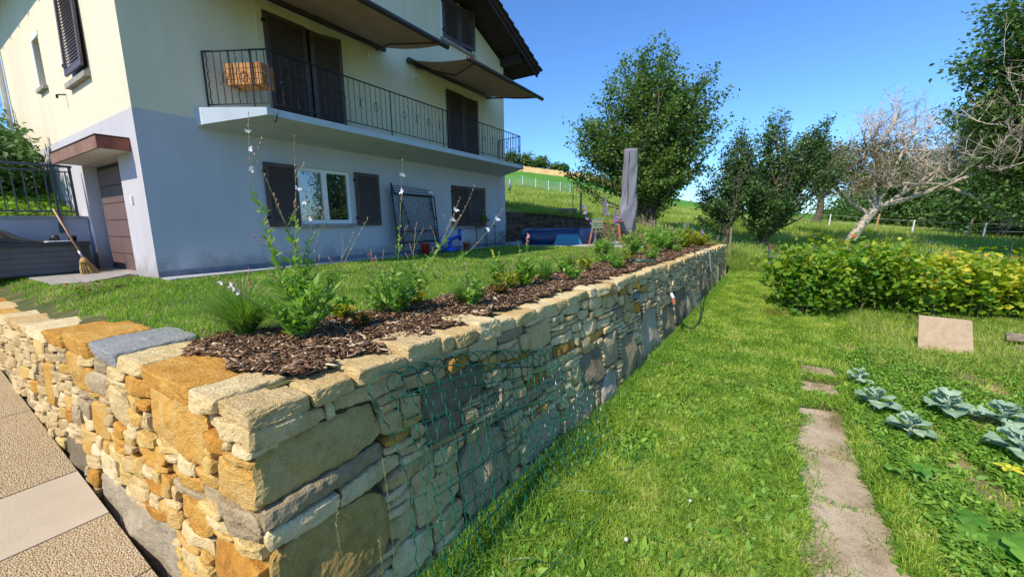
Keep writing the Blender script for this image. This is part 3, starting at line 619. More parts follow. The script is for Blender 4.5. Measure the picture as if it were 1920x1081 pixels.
# balcony
Yb0, Yb1, XB = 3.72, 12.0, -6.95
P_in = [(HX, 3.10), (HX, 12.3)]; P_out = [(XB, Yb0), (XB, Yb1)]
V = [(HX, 3.10, 2.42), (-7.82, 3.12, 2.44), (XB, Yb0-.02, 2.585), (XB, Yb1, 2.585), (HX, 12.2, 2.42), (HX, 3.10, 2.70), (-7.82, 3.12, 2.70), (XB, Yb0-.02, 2.70), (XB, Yb1, 2.70), (HX, 12.2, 2.70)]
bal = mesh_obj('balcony_slab', V, [(4, 3, 2, 1, 0), (5, 6, 7, 8, 9), (0, 1, 6, 5), (1, 2, 7, 6), (2, 3, 8, 7), (3, 4, 9, 8)], M['slabpaint'], house)
def railing():
    rt = MB(); zt, zb = 3.62, 2.80; xo = -7.0
    A, B, C_, D = np.array([-7.97, 3.30]), np.array([xo, 3.83]), np.array([xo, 11.88]), np.array([-7.97, 12.05])
    for z, r_ in ((zt, .019), (zb, .013)):
        for p, q in ((A, B), (B, C_), (C_, D)): rt.bar((*p, z), (*q, z), .04 if z == zt else .02, .014 if z == zt else .014)
    rl = rt.build('balcony_railing', M['iron'], house)
    def baluster(p, q, f, kind, mb=None):
        b = MB(); x, y = p+(q-p)*f; d = (q-p)/np.linalg.norm(q-p)
        if kind == 'post': b.tube([(x, y, zt), (x, y, 2.66)], .014, 5)
        elif kind == 'wavy':
            zz = np.linspace(zb, zt, 15); wv = .012*np.sin((zz-zb)*38)*(np.abs((zz-zb)/(zt-zb)-.5) < .46)
            b.tube(np.stack([x+d[0]*wv, y+d[1]*wv, zz], 1), .0085, 4)
        else: b.tube([(x, y, zb), (x, y, zt)], .008, 4)
        b.build('baluster', M['iron'], rl)
        if kind == 'ring':
            t_ = np.linspace(0, 2*math.pi, 13); b = MB(); b.tube(np.stack([x+d[0]*.052*np.sin(t_), y+d[1]*.052*np.sin(t_), 3.21+.075*np.cos(t_)], 1), .0065, 4)
            b.tube([(x-d[0]*.03, y-d[1]*.03, 3.30), (x, y, 3.285), (x+d[0]*.03, y+d[1]*.03, 3.30)], .005, 4); b.build('ring_ornament', M['iron'], rl)
        if kind == 'leaf':
            b = MB(); t_ = np.linspace(0, 1, 6)
            for sg in (-1, 1):
                for sv in (-1, 1):
                    o_ = sg*(.008+.05*t_**2); b.tube(np.stack([x+d[0]*o_, y+d[1]*o_, 3.21+sv*(.015+.085*t_)], 1), .006, 4)
            b.tube([(x-d[0]*.02, y-d[1]*.02, 3.21), (x+d[0]*.02, y+d[1]*.02, 3.21)], .01, 4); b.build('leaf_ornament', M['iron'], rl)
    def run(p, q, n, off=0):
        ks = ['straight', 'wavy', 'leaf', 'wavy', 'straight', 'ring', 'straight', 'wavy']
        for k in range(n):
            kk = ks[(k+off) % 4*2 % 8] if False else ['wavy', 'straight', 'leaf', 'straight', 'wavy', 'ring'][(k+off) % 6] if k % 13 != 6 else 'post'
            baluster(p, q, (k+.5)/n, kk)
    run(A, B, 9); run(B, C_, 62, 1); run(C_, D, 8, 2)
    for p in (A, B, C_, D): baluster(p, p+np.array([.001, 0]), 0, 'post')
    for p in (B, C_):
        t_ = np.linspace(0, 1, 10); b = MB(); a_ = math.pi*1.15*t_-.3
        b.tube(np.stack([np.full(10, p[0]+.02)+.09*np.sin(a_)*.9, np.full(10, p[1]), 2.66-.07+.09*np.cos(a_)], 1), .011, 5).build('scroll_bracket', M['iron'], rl)
railing()
# shutters -------------------------------------------------
def shutter(c0, along, wdt, z0, z1, nslat, mat, ind=False, thick=.035, out=(1, 0), tilt=0, name='shutter'):
    """c0: xy of hinge side foot; along: unit xy along width; out: unit xy facing direction"""
    c0 = np.array(c0, float); al = np.array(along, float); ou = np.array(out, float)
    def P(u, n, z): q = c0+al*u+ou*(n+tilt*(z1-z)/(z1-z0)); return np.array([q[0], q[1], z])
    def bx(mb, u0, u1, za, zb, n0, n1): mb.add([P(u0, n0, za), P(u1, n0, za), P(u1, n1, za), P(u0, n1, za), P(u0, n0, zb), P(u1, n0, zb), P(u1, n1, zb), P(u0, n1, zb)], [(0,3,2,1),(4,5,6,7),(0,1,5,4),(1,2,6,5),(2,3,7,6),(3,0,4,7)])
    fr = MB(); e = .075
    bx(fr, 0, e, z0, z1, 0, thick); bx(fr, wdt-e, wdt, z0, z1, 0, thick); bx(fr, e, wdt-e, z0, z0+e*1.2, .002, thick-.002); bx(fr, e, wdt-e, z1-e, z1, .002, thick-.002)
    s_ = fr.build(name, mat, house); sl = MB(); h = (z1-z0-2.2*e)/nslat
    for k in range(nslat):
        za = z0+e*1.2+h*k; m_ = sl if not ind else MB()
        m_.add([P(e, .026, za), P(wdt-e, .026, za), P(wdt-e, .006, za+h*.92), P(e, .006, za+h*.92), P(e, .034, za+.006), P(wdt-e, .034, za+.006), P(wdt-e, .014, za+h*.92+.006), P(e, .014, za+h*.92+.006)], [(0,3,2,1),(4,5,6,7),(0,1,5,4),(1,2,6,5),(2,3,7,6),(3,0,4,7)])
        if ind: m_.build('slat', mat, s_)
    if not ind: o_ = sl.build('slats', mat, s_); o_['kind'] = 'stuff'
    hg = MB()
    for zz in (z0+.15, z1-.2): hg.add([P(-.03, .0, zz), P(.03, .0, zz), P(.03, .045, zz), P(-.03, .045, zz), P(-.03, 0, zz+.05), P(.03, 0, zz+.05), P(.03, .045, zz+.05), P(-.03, .045, zz+.05)], [(0,3,2,1),(4,5,6,7),(0,1,5,4),(1,2,6,5),(2,3,7,6),(3,0,4,7)])
    hg.build('hinge', M['iron'], s_); return s_
ys_ = np.array([0, 1.]); FX = HX+.03
# ground window shutters opened flat on the wall, window between
shutter((FX, 4.06), ys_, .62, .78, 1.98, 22, M['shutter']); shutter((FX, 6.04), ys_, .67, .78, 1.98, 22, M['shutter'])
wf = MB(); a, b, e, f, dd = WIN; X = HX-.10
wf.box((X, a, e), (X+.06, b, e+.08)).box((X, a, f-.07), (X+.06, b, f)).box((X, a, e+.08), (X+.06, a+.055, f-.07)).box((X, b-.055, e+.08), (X+.06, b, f-.07)).box((X-.001, (a+b)/2-.055, e+.08), (X+.07, (a+b)/2+.055, f-.07))
wo = wf.build('window', M['whitepvc'], house)
for p, q in ((a+.055, (a+b)/2-.055), ((a+b)/2+.055, b-.055)): MB().box((X+.015, p, e+.08), (X+.025, q, f-.07)).build('pane', M['glass'], wo)
MB().box((HX-.1, a-.03, e-.07), (HX+.07, b+.03, e-.002)).build('sill', M['concrete'], wo)
MB().box((X-.6, a-.2, e-.2), (X-.5, b+.2, f+.2)).build('room_shade_panel', M['black'], wo)  # black sheet standing in for the unlit room behind the panes
# far ground window with closed shutters
shutter((FX, 9.45), ys_, .80, .72, 1.92, 22, M['shutter']); shutter((FX, 10.27), np.array([.35, .94]), .62, .72, 1.92, 22, M['shutter'], out=(.94, -.35))
MB().box((HX-.05, 9.40, .64), (HX+.07, 10.95, .705)).build('sill', M['concrete'], house)
MB().box((HX-.02, 9.46, .72), (HX+.012, 10.92, 1.94)).build('opening_shade_panel', M['black'], house)  # black panel on the wall paints the shade in the shutter gap
# balcony doors
shutter((FX, 4.34), ys_, .80, 2.74, 4.66, 34, M['shutter']); shutter((FX, 5.22), np.array([.30, .954]), .62, 2.74, 4.62, 34, M['shutter'], out=(.954, -.30))
MB().box((HX-.02, 4.34, 2.72), (HX+.02, 5.86, 4.66)).build('opening_shade_panel', M['black'], house)
MB().box((HX, 4.22, 2.72), (HX+.03, 4.335, 4.76)).box((HX, 5.87, 2.72), (HX+.03, 5.95, 4.76)).box((HX, 4.335, 4.665), (HX+.03, 5.87, 4.76)).build('door_surround', M['cream'], house)
shutter((FX, 9.38), ys_, .72, 2.74, 4.62, 34, M['shutter']); shutter((FX, 10.12), np.array([.25, .97]), .56, 2.74, 4.56, 34, M['shutter'], out=(.97, -.25))
MB().box((HX-.02, 9.38, 2.72), (HX+.02, 10.78, 4.62)).build('opening_shade_panel', M['black'], house)
# attic window
shutter((FX, 9.32), ys_, .68, 5.98, 7.05, 24, M['shutter']); shutter((FX, 10.03), np.array([.2, .98]), .62, 5.98, 7.05, 24, M['shutter'], out=(.98, -.2))
MB().box((HX-.02, 9.32, 5.96), (HX+.02, 10.66, 7.05)).build('opening_shade_panel', M['black'], house)
MB().box((HX-.02, 9.24, 5.88), (HX+.08, 10.78, 5.955)).build('sill', M['concrete'], house)
MB().box((HX, 9.24, 5.96), (HX+.03, 9.315, 7.1)).build('window_surround', M['white'], house)
# side face (y = HY0, facing the viewer): shuttered window, slit window, garage
SY = HY0-.03
shutter((-10.55, SY), np.array([1., 0]), 1.0, 3.42, 4.86, 26, M['shutter_lit'], ind=True, out=(0, -1), tilt=.035)
MB().box((-10.50, HY0-.015, 3.42), (-9.62, HY0+.03, 4.86)).build('opening_shade_panel', M['black'], house)
MB().box((-10.76, HY0-.08, 3.26), (-9.55, HY0+.05, 3.34)).build('sill', M['concrete'], house)
MB().box((-12.90, HY0-.07, 3.55), (-12.25, HY0+.05, 3.615)).build('sill', M['concrete'], house)
MB().box((-12.79, HY0+.15, 3.63), (-12.34, HY0+.17, 4.51)).build('slit_window_pane', M['glass'], house)
MB().box((-12.89, HY0-.012, 4.53), (-12.25, HY0+.02, 4.62)).box((-12.9, HY0-.012, 3.62), (-12.805, HY0+.02, 4.53)).build('slit_window_surround', M['whitepvc'], house)
MB().bar((-11.15, HY0, 3.25), (-11.15, HY0-.12, 3.22), .02, .02).bar((-11.15, HY0-.12, 3.22), (-11.15, HY0-.12, 3.16), .03, .03).build('shutter_catch', M['iron'], house)
# garage door of wide panels in its recess, canopy over it
gy = HY0+.20
gd = MB().box((-11.0, gy, 0), (-8.97, gy+.05, 1.95)).build('garage_door', M['boxframe'], house)
nP = 6
for k in range(nP):
    z0, z1 = .02+k*1.86/nP, .02+(k+1)*1.86/nP-.012; MB().box((-10.90, gy-.03, z0), (-8.975, gy, z1)).build('door_panel', M['garage'], gd)
MB().box((-11.0, HY0-.02, 0), (-8.9, gy, .02)).build('threshold', M['concrete'], house)
cv = MB().box((-11.0, HY0-.34, 1.965), (-8.32, HY0-.002, 2.135)).build('garage_canopy', M['soffit'], house)
MB().box((-11.02, HY0-.375, 1.955), (-8.32, HY0-.342, 2.13)).build('fascia', M['canopywood'], cv)
MB().box((-8.318, HY0-.375, 1.955), (-8.285, HY0-.003, 2.13)).build('end_fascia', M['redwood'], cv)
MB().box((-11.03, HY0-.385, 2.137), (-8.275, HY0-.003, 2.15)).build('canopy_cap', M['tile'], cv)
MB().box((-8.62, HY0-.025, 1.18), (-8.55, HY0-.002, 1.30)).box((-8.605, HY0-.03, 1.22), (-8.565, HY0-.0255, 1.26)).build('door_switch', M['white'], house)
# awnings
def awning(y0, y1, cut=0):
    xw, zw, xf, zf = HX+.10, 4.90, -5.98, 4.53
    a_ = thing('awning', None, None); a_.parent = house; ORG[a_.name] = ORG[house.name]
    MB().tube([(xw, y0, zw), (xw, y1, zw)], .07, 10).build('roller_cassette', M['awnmetal'], a_, True)
    MB().tube([(xf, y0-.03, zf), (xf, y1+.03, zf)], .055, 10).build('front_bar', M['awnmetal'], a_, True)
    n = 14; V = []
    for i in range(n+1):
        f_ = i/n; sag = -.06*math.sin(f_*math.pi)
        for y in (y0+.06, y1-.06): V += [(xw+(xf-xw)*f_, y, zw+(zf-zw)*f_+sag+.02), (xw+(xf-xw)*f_, y, zw+(zf-zw)*f_+sag+.024)]
    F = [];
    for i in range(n): o = i*4; F += [(o, o+4, o+6, o+2), (o+1, o+3, o+7, o+5)]
    F += [(0, 2, 3, 1), (4*n, 4*n+1, 4*n+3, 4*n+2)]
    mesh_obj('canvas', V, F, M['awning'], a_, smooth=True)
    for y, sg in ((y0+.25, 1), (y1-.25, -1)):
        el = (xw+.95, y+sg*.45, (zw+zf)/2-.16); MB().tube([(xw, y, zw-.1), el], .022, 6).tube([el, (xf, y, zf-.02)], .018, 6).build('folding_arm', M['awnmetal'], a_)
awning(3.0, 7.1); awning(7.86, 11.5)
for y in (6.65, 8.15): MB().tube([(HX, y, 4.62), (HX+.08, y, 4.62)], .035, 8).build('wall_lamp', M['white'], house)
# downpipe on the side face and ivy-side gutter
MB().tube([(-15.9, HY0-.08, 5.6), (-15.9, HY0-.08, 2.2)], .05, 8).build('downpipe', M['soffit'], house)

# ---------------------------------------------------------------- vegetation helpers
def unit(v): return v/np.maximum(np.linalg.norm(v, axis=-1, keepdims=True), 1e-9)
def leaf_quads(C, D, Nn, L, W):
    """C base points, D direction, Nn approx normal, L length, W half width -> V,F (rhombus leaves, slightly folded)"""
    D = unit(D); Sd = unit(np.cross(D, Nn)); Nn = np.cross(Sd, D); L = np.broadcast_to(L, (len(C),))[:, None]; W = np.broadcast_to(W, (len(C),))[:, None]
    V = np.stack([C, C+D*L*.45+Sd*W+Nn*W*.25, C+D*L, C+D*L*.45-Sd*W+Nn*W*.25], 1).reshape(-1, 3)
    F = np.arange(len(C)*4).reshape(-1, 4); return V, F
def leaves(name, C, mat, parent, L=.1, W=.035, rnd=None, up=.35, rs=RS, droop=0.0, Dr=None):
    n = len(C); D = rs.normal(0, 1, (n, 3)) if Dr is None else Dr; D[:, 2] = D[:, 2]*.6-droop
    Nn = rs.normal(0, 1, (n, 3)); Nn[:, 2] = np.abs(Nn[:, 2])+up
    s = rs.uniform(.4, 1.5, n); V, F = leaf_quads(C, D, Nn, L*s, W*s*rs.uniform(.75, 1.35, n))
    r = rs.beta(2, 2.4, n) if rnd is None else rnd
    return mesh_obj(name, V, F, mat, parent, rnd=np.repeat(r, 4))
def curve_pts(p, q, n, wob, rs, sag=0):
    p = np.array(p, float); q = np.array(q, float); t = np.linspace(0, 1, n)[:, None]; L = np.linalg.norm(q-p)
    w1 = rs.normal(0, wob*L, 3); w2 = rs.normal(0, wob*L*.5, 3)
    return p+(q-p)*t+w1*np.sin(t*math.pi)+w2*np.sin(t*2*math.pi)+np.array([0, 0, -sag*L])*(t*t)
def view_basis(x, y):
    f = np.array([x, y, 0.]); f /= np.linalg.norm(f); return np.array([f[1], -f[0], 0.]), f    # lateral (right), away
def tree(name, label, x, y, H, blobs, nleaf, L, seed, mat, group=None, stems=1, tr=.12, bare=0, nb=90, z=None, clump=.32, leanx=0, cat='tree', depth=.9):
    """blobs: (u,h,ru,rh,weight) ellipsoids in lateral/height metres; foliage hangs on branch tips inside them"""
    rs = np.random.RandomState(seed); z = float(gz(x, y))-.05 if z is None else z; B = np.array([x, y, z]); R_, A_ = view_basis(x, y)
    root = thing(name, label, cat, (x, y, z), group); wts = np.array([b[4] for b in blobs], float); wts /= wts.sum()
    tips = []
    for _ in range(nb):
        u, h, ru, rh, _w = blobs[rs.choice(len(blobs), p=wts)]
        d = unit(rs.normal(0, 1, 3)); r = rs.uniform(.45, 1.0)**.6
        tips.append(B+R_*(u+d[0]*ru*r)+A_*(d[1]*ru*depth*r)+np.array([0, 0, h+d[2]*rh*r]))
    tips = np.array(tips); tb = MB(); bb = MB(); top = B+R_*leanx+np.array([0, 0, H*(.82 if stems == 1 else .68)])
    trunks = []
    for k in range(stems):
        off = rs.normal(0, .16*(stems > 1), 3); off[2] = 0; e = top+np.clip(rs.normal(0, .07*H*(stems > 1)+.01, 3), -.1*H, .1*H)*np.array([1, 1, .3])
        P = curve_pts(B+off, e, 12, .03, rs); trunks.append(P); rr = tr/math.sqrt(stems)*np.linspace(1, .12, 12); rr[0] *= 1.35; tb.tube(P, rr, 8)
    allC = []
    for tip in tips:
        P = trunks[rs.randint(stems)]; hrel = np.clip((tip[2]-z)/H*.62-.02, .10, .85); a = P[int(np.clip(round(hrel*11), 1, 10))]
        Q = curve_pts(a, tip, 8, .07, rs); Q[:, 2] += np.sin(np.linspace(0, math.pi, 8))*.05*np.linalg.norm(tip-a)
        Lb = np.linalg.norm(tip-a); bb.tube(Q, np.linspace(.014+.008*Lb, .004, 8), 4, cap=False)
        t = rs.beta(3, 1.5, int(nleaf/nb)); i = t*7; i0 = np.minimum(i.astype(int), 6); c = Q[i0]+(Q[i0+1]-Q[i0])*(i-i0)[:, None]
        sp = clump*(.35+.65*t)[:, None]*rs.uniform(.6, 1.25); g3 = rs.normal(0, 1, c.shape); g3 /= np.maximum(1, np.linalg.norm(g3, axis=1, keepdims=True)/1.55); allC.append(c+g3*sp*np.array([1, 1, .75]))
    tb.build('trunk', M['bark'], root, True); bb.build('branches', M['bark'], root)['kind'] = 'stuff'
    C_ = np.concatenate(allC); C_ = C_[C_[:, 2] > z+.15]
    r = np.clip(rs.beta(2, 2.4, len(C_))*.8+.2*np.repeat(rs.rand(nb), int(nleaf/nb))[:len(C_)], 0, 1) if len(C_) == nb*int(nleaf/nb) else rs.beta(2, 2.4, len(C_))
    o = leaves('crown', C_, M[mat], root, L, L*.30, rnd=r, rs=rs, droop=.15)
    return root
# the big tree behind the parasol, the two slender ones to its right
tree('garden_tree', 'big dense broadleaf tree standing just behind the covered parasol', -4.0, 17.0, 7.9,
     [(.1, 4.6, 2.0, 2.0, 3), (.3, 6.6, .9, 1.2, 1.2), (-1.9, 4.0, 1.3, 1.3, 1.3), (1.5, 4.6, 1.35, 1.7, 1.6), (-3.1, 3.0, .75, 1.0, .6), (.3, 2.6, 1.9, 1.2, 2.0), (-1.3, 5.9, .8, .8, .6), (2.3, 5.6, .6, .8, .35), (-2.6, 4.9, .8, .8, .5), (2.4, 3.3, .6, .9, .4), (-1.0, 7.0, .35, .5, .15)], 56000, .115, 11, 'leaf_tree', stems=4, tr=.26, nb=250, clump=.225)
tree('slender_tree', 'narrow leaning multi stemmed tree between the big tree and the bushy one', -1.5, 18.5, 4.4,
     [(.0, 2.3, .95, 1.2, 2), (.5, 3.7, .6, .9, 1.0), (.8, 4.7, .25, .5, .35), (-.6, 1.7, .6, .6, .5), (.9, 2.6, .5, .7, .6)], 12000, .095, 12, 'leaf_dark', stems=4, tr=.12, nb=110, leanx=.6, clump=.19)
tree('bushy_tree', 'loose multi stemmed tree with wind blown tips left of the bare tree', .1, 19.5, 5.2,
     [(.1, 2.5, 1.55, 1.5, 3), (1.0, 3.8, 1.1, 1.0, 1.5), (.2, 5.0, .45, .75, .5), (1.8, 4.6, .55, .6, .5), (2.2, 3.3, .6, .8, .7), (-1.0, 3.0, .7, .8, .7), (-.6, 4.3, .4, .6, .3)], 25000, .10, 13, 'leaf_dark', stems=5, tr=.16, nb=170, leanx=.5, clump=.20)
def dead_tree():
    rs = np.random.RandomState(5); x, y = 3.25, 22.0; z = float(gz(x, y))-.1; B = np.array([x, y, z]); R_, A_ = view_basis(x, y); U = np.array([0, 0, 1.])
    root = thing('bare_tree', 'gnarled half dead tree with bare grey branches and a leaning trunk', 'tree', (x, y, z))
    tr = MB(); lim = MB(); tw = MB(); tipsL = []
    P = np.array([B, B+R_*.15+U*.5, B+R_*.42+U*1.05, B+R_*.62+U*1.45, B+R_*.75+U*1.75]); tr.tube(P, [.24, .185, .165, .17, .16], 10)
    tr.build('trunk', M['deadbark'], root, True)
    sc = MB(); sc.tube([P[0]-A_*.12+R_*.06+U*.25, P[1]-A_*.11+R_*.05+U*.1, P[2]-A_*.08-U*.2], [.09, .10, .03], 8).build('bare_wood_scar', M['orangebark'], root, True)
    def grow(p, d, L, r, lev):
        n = 6; Q = [p]; dd = d.copy(); nleft = 0
        for k in range(n):
            dd = unit(dd+rs.normal(0, .17 if lev else .08, 3)*np.array([1, 1, .9])+U*(.06 if lev > 1 else .02)+R_*.02); Q.append(Q[-1]+dd*L/n)
        Q = np.array(Q); mb = lim if lev <= 1 else tw; mb.tube(Q, np.linspace(r, r*.42, n+1), 6 if lev < 2 else 3, cap=False)
        if lev >= 4: tipsL.append(Q[-1]); return
        nk = {0: 7, 1: 6, 2: 6, 3: 4}[lev]
        for c in range(nk):
            f = rs.uniform(.22, 1.0); i = min(int(f*n), n-1); q = Q[i]+(Q[i+1]-Q[i])*(f*n-i)
            nd = unit(dd*.55+rs.normal(0, .62, 3)+U*(.26 if lev < 3 else .12)+R_*.07)
            grow(q, nd, L*rs.uniform(.42, .68), max(.0055, r*rs.uniform(.36, .55)), lev+1)
    grow(P[-1], unit(R_*1.0+U*.10-A_*.1), 4.3, .12, 0)
    grow(P[3], unit(R_*.9+U*.65+A_*.2), 3.2, .11, 0)
    grow(P[-1], unit(-R_*.25+U*1.0), 2.6, .11, 0)
    grow(P[3], unit(-R_*.95+U*.75), 2.5, .09, 0)
    grow(P[-1], unit(-R_*.7+U*.9+A_*.2), 2.4, .08, 0)
    grow(P[-1], unit(R_*.35+U*1.0-A_*.2), 2.8, .09, 0)
    lim.build('limbs', M['deadbark'], root, True)['kind'] = 'stuff'; tw.build('twigs', M['deadbark'], root)['kind'] = 'stuff'
    T = np.array(tipsL); rel = (T-B)@R_; T = T[(rel < 1.2+rs.normal(0, .9, len(T)))&(T[:, 2] < z+4.4)]
    T = T[rs.rand(len(T)) < .5]; C_ = np.repeat(T, 7, 0)+rs.normal(0, .13, (len(T)*7, 3))
    leaves('sparse_leaves', C_, M['leaf_brown'], root, .075, .026, rs=rs)['kind'] = 'stuff'
dead_tree()
tree('small_field_tree', 'small half bare tree standing behind the gnarled tree in the field', 3.6, 38, 6.2, [(-.4, 5.0, 1.9, 1.3, 1), (.7, 4.3, 1.2, .9, .5)], 3600, .16, 31, 'leaf_brown', tr=.30, nb=60, clump=.40)
# wood on the right
tree('overhanging_tree', 'tall near tree reaching into the picture from the right edge', 8.35, 19.9, 11.5,
     [(-1.7, 8.6, 1.3, .7, 1.2), (-2.3, 7.1, 1.3, .6, 1.2), (-.6, 9.6, 1.0, .7, .8), (.6, 8, 2.0, 2.4, 3.2), (-1.5, 5.4, 1.6, .9, 1.4), (.2, 4.2, 2.0, 1.6, 2.4), (-1.2, 3.2, 1.5, 1.2, 1.2), (1.8, 9.5, 2, 1.6, 1.2)], 64000, .14, 14, 'leaf_wood', tr=.32, nb=230, clump=.34)
tree('canopy_branch_tree', 'tree whose dark branch tip hangs into the top right corner', 8.3, 12.8, 11.0, [(-1.5, 9.2, .9, .3, 1), (.8, 9.4, 1.6, .8, 2), (2.5, 8.5, 2.5, 2.2, 3)], 9000, .12, 15, 'leaf_dark', tr=.3, nb=90, clump=.25)
WT = [(10.6, 31, 6.5, 2.6, 'rounded dark tree at the wood edge behind the bare branches'), (14.0, 30, 10.5, 3.0, 'tall broad tree in the wood at the right edge'), (9.6, 42, 6.0, 3.0, 'low tree at the left end of the wood'),
      (12.8, 37, 12.5, 3.6, 'second row tree rising behind the wood edge'), (18.5, 34, 12.5, 3.6, 'tallest tree of the wood beyond the right frame edge'), (10.4, 56, 8.0, 3.2, 'distant tree closing the wood towards the open field'), (17.5, 24, 10, 3.2, 'dense tree behind the raspberry hedge at the far right')]
for k, (x, y, H, r, lb) in enumerate(WT):
    tree('woodland_tree', lb, x, y, H, [(0, H*.60, r, H*.36, 3), (-r*.5, H*.40, r*.7, H*.28, 1.3), (r*.4, H*.75, r*.6, H*.24, 1), (0, H*.22, r*1.1, H*.2, 1.5)], 16000, .20 if k < 5 else .22, 40+k, 'leaf_wood' if k % 2 else 'leaf_dark', group='trees of the wood on the right', tr=.25, nb=110, clump=.5)
def undergrowth():
    rs = np.random.RandomState(77); C_ = []
    for k in range(560):
        t = rs.rand(); x = 6.0+t*14+rs.normal(0, .7); y = 50-t*27+rs.normal(0, 1.1); z = float(gz(x, y)); h = rs.uniform(1.2, 4.2)*(.6+.4*t)
        n = 75; C_.append(np.array([x, y, z+h*.5])+rs.normal(0, 1, (n, 3))*np.array([.6, .6, h*.38]))
    C_ = np.concatenate(C_); C_ = C_[C_[:, 2] > gz(C_[:, 0], C_[:, 1])]
    setp(leaves('undergrowth', C_, M['leaf_wood'], None, .22, .08, rs=rs), 'dark green scrub filling the foot of the wood on the right', 'undergrowth', kind='stuff')
undergrowth()
# trees on the ridge
for k, (az, H, r, lb) in enumerate([(-31.6, 5.6, 2.6, 'dark round tree first from the house on the ridge'), (-29.7, 5.2, 2.6, 'brighter green tree second from the house on the ridge'), (-27.8, 4.6, 2.8, 'third tree from the house on the ridge'), (-25.3, 3.2, 3.0, 'lowest spreading tree on the ridge next to the big garden tree'), (-34, 6, 3, 'ridge tree hidden mostly behind the house corner')]):
    if k == 4: continue
    D = 128; x, y = D*math.sin(rad(az)), D*math.cos(rad(az)); z = .8+math.tan(math.radians(0))*D+float(np.interp(az, AZ, EL))*D*.975
    tree('ridge_tree', lb, x, y, H*1.25, [(0, H*.72, r*1.25, H*.52, 1)], 2600, .55, 60+k, 'leaf_dark' if k == 0 else 'leaf_wood', group='trees on the ridge behind the wheat', tr=.3, nb=40, z=z, clump=.8)
def far_wood():
    rs = np.random.RandomState(3); C_ = []
    for k in range(240):
        az = rs.uniform(5.5, 25); D = rs.uniform(700, 760); C_.append(np.array([D*math.sin(rad(az)), D*math.cos(rad(az)), -3+rs.rand()*5+2*math.sin(az*3)])+rs.normal(0, 1, (14, 3))*np.array([6, 6, 2.5]))
    setp(leaves('distant_treeline', np.concatenate(C_), M['leaf_dark'], None, 7, 3.0, rs=rs), 'low dark line of trees along the far horizon', 'treeline', kind='stuff')
far_wood()

# ---------------------------------------------------------------- raspberry hedge: a row of bushes
def hedge_bush(x, y, rx, ry, H, n, seed, yel, label):
    rs = np.random.RandomState(seed); z = float(gz(x, y)); root = thing('raspberry_bush', label, 'bush', (x, y, z), 'raspberry bushes in the garden row')
    st = MB(); ncane = 26; C_ = []; r_ = []
    for k in range(ncane):
        a = rs.uniform(0, 6.28); q = math.sqrt(rs.rand()); b = np.array([x+rx*q*.8*math.cos(a), y+ry*q*.8*math.sin(a), z-.02]); h = H*rs.uniform(.68, 1.04)
        tp = b+np.array([rs.normal(0, .16)+rx*.22*math.cos(a), rs.normal(0, .16)+ry*.22*math.sin(a), h]); Q = curve_pts(b, tp, 8, .05, rs); st.tube(Q, np.linspace(.008, .003, 8), 4, cap=False)
        m = int(n/ncane); t = rs.beta(1.7, 1.0, m); i = t*7; i0 = np.minimum(i.astype(int), 6); c = Q[i0]+(Q[i0+1]-Q[i0])*(i-i0)[:, None]
        C_.append(c+rs.normal(0, 1, c.shape)*.15); r_.append(np.clip(rs.beta(2, 2.5, m)*.62+yel*(.25+.55*t)*rs.uniform(.4, 1.4)-.08, 0, 1))
    C_ = np.concatenate(C_); r = np.concatenate(r_); k = C_[:, 2] > z+.03
    st.build('canes', M['stemdry'], root)['kind'] = 'stuff'
    leaves('foliage', C_[k], M['leaf_rasp'], root, .115, .042, rnd=r[k], rs=rs, up=.9)['kind'] = 'stuff'
HB = [(1.05, 10.9, .62, .75, 1.22, 3600, .3, 'dark green raspberry bush at the left end of the hedge row'), (1.9, 11.4, .62, .6, 1.15, 2600, .38, 'raspberry bush with yellow tips second from the left of the row'),
      (2.75, 11.5, .62, .6, 1.02, 2400, .55, 'low yellowing raspberry bush in the middle of the row'), (3.6, 11.65, .6, .6, .98, 2300, .62, 'yellow green raspberry bush behind the leaning sandy board'),
      (4.5, 11.85, .62, .6, 1.05, 2300, .65, 'raspberry bush with many yellow leaves right of the board'), (5.4, 12.0, .62, .6, 1.2, 2300, .7, 'yellowest raspberry bush at the right edge of the picture'), (6.3, 12.3, .7, .6, 1.2, 1800, .6, 'raspberry bush running out of the picture on the right')]
for k, h in enumerate(HB): hedge_bush(h[0], h[1]-.35, h[2], h[3], h[4]*1.12, int(h[5]*1.25), 90+k, h[6], h[7])

# ---------------------------------------------------------------- grass
def blades(name, P, Hh, Wd, mat, label, cat, rs, lean=.35, seg=1, parent=None, rnd=None):
    n = len(P); a = rs.uniform(0, 6.28, n); f = np.stack([np.cos(a), np.sin(a), 0*a], 1); b = rs.uniform(0, 6.28, n); l = np.abs(rs.normal(0, lean, n))
    D = np.stack([np.cos(b)*l, np.sin(b)*l, 0*l], 1); H1 = Hh[:, None]; W1 = Wd[:, None]; up = np.array([0, 0, 1.])
    if seg == 1:
        V = np.stack([P-f*W1, P+f*W1, P+(D+up)*H1], 1); F = np.arange(n*3).reshape(-1, 3); k = 3
        V = V.reshape(-1, 3)
    else:
        mid = P+(D*.35+up*.62)*H1; tip = P+(D*1.15+up*(1-.35*l[:, None]))*H1
        V = np.stack([P-f*W1, P+f*W1, mid+f*W1*.75, mid-f*W1*.75, tip], 1).reshape(-1, 3); b0 = np.arange(n)*5; k = 5
        F = np.concatenate([np.stack([b0, b0+1, b0+2], 1), np.stack([b0, b0+2, b0+3], 1), np.stack([b0+3, b0+2, b0+4], 1)])
    r = rs.beta(1.3, 1.8, n) if rnd is None else rnd
    o = mesh_obj(name, V, F, mat, parent, rnd=np.repeat(r, k))
    if label: setp(o, label, cat)
    o['kind'] = 'stuff'; return o
rg = np.random.RandomState(101)
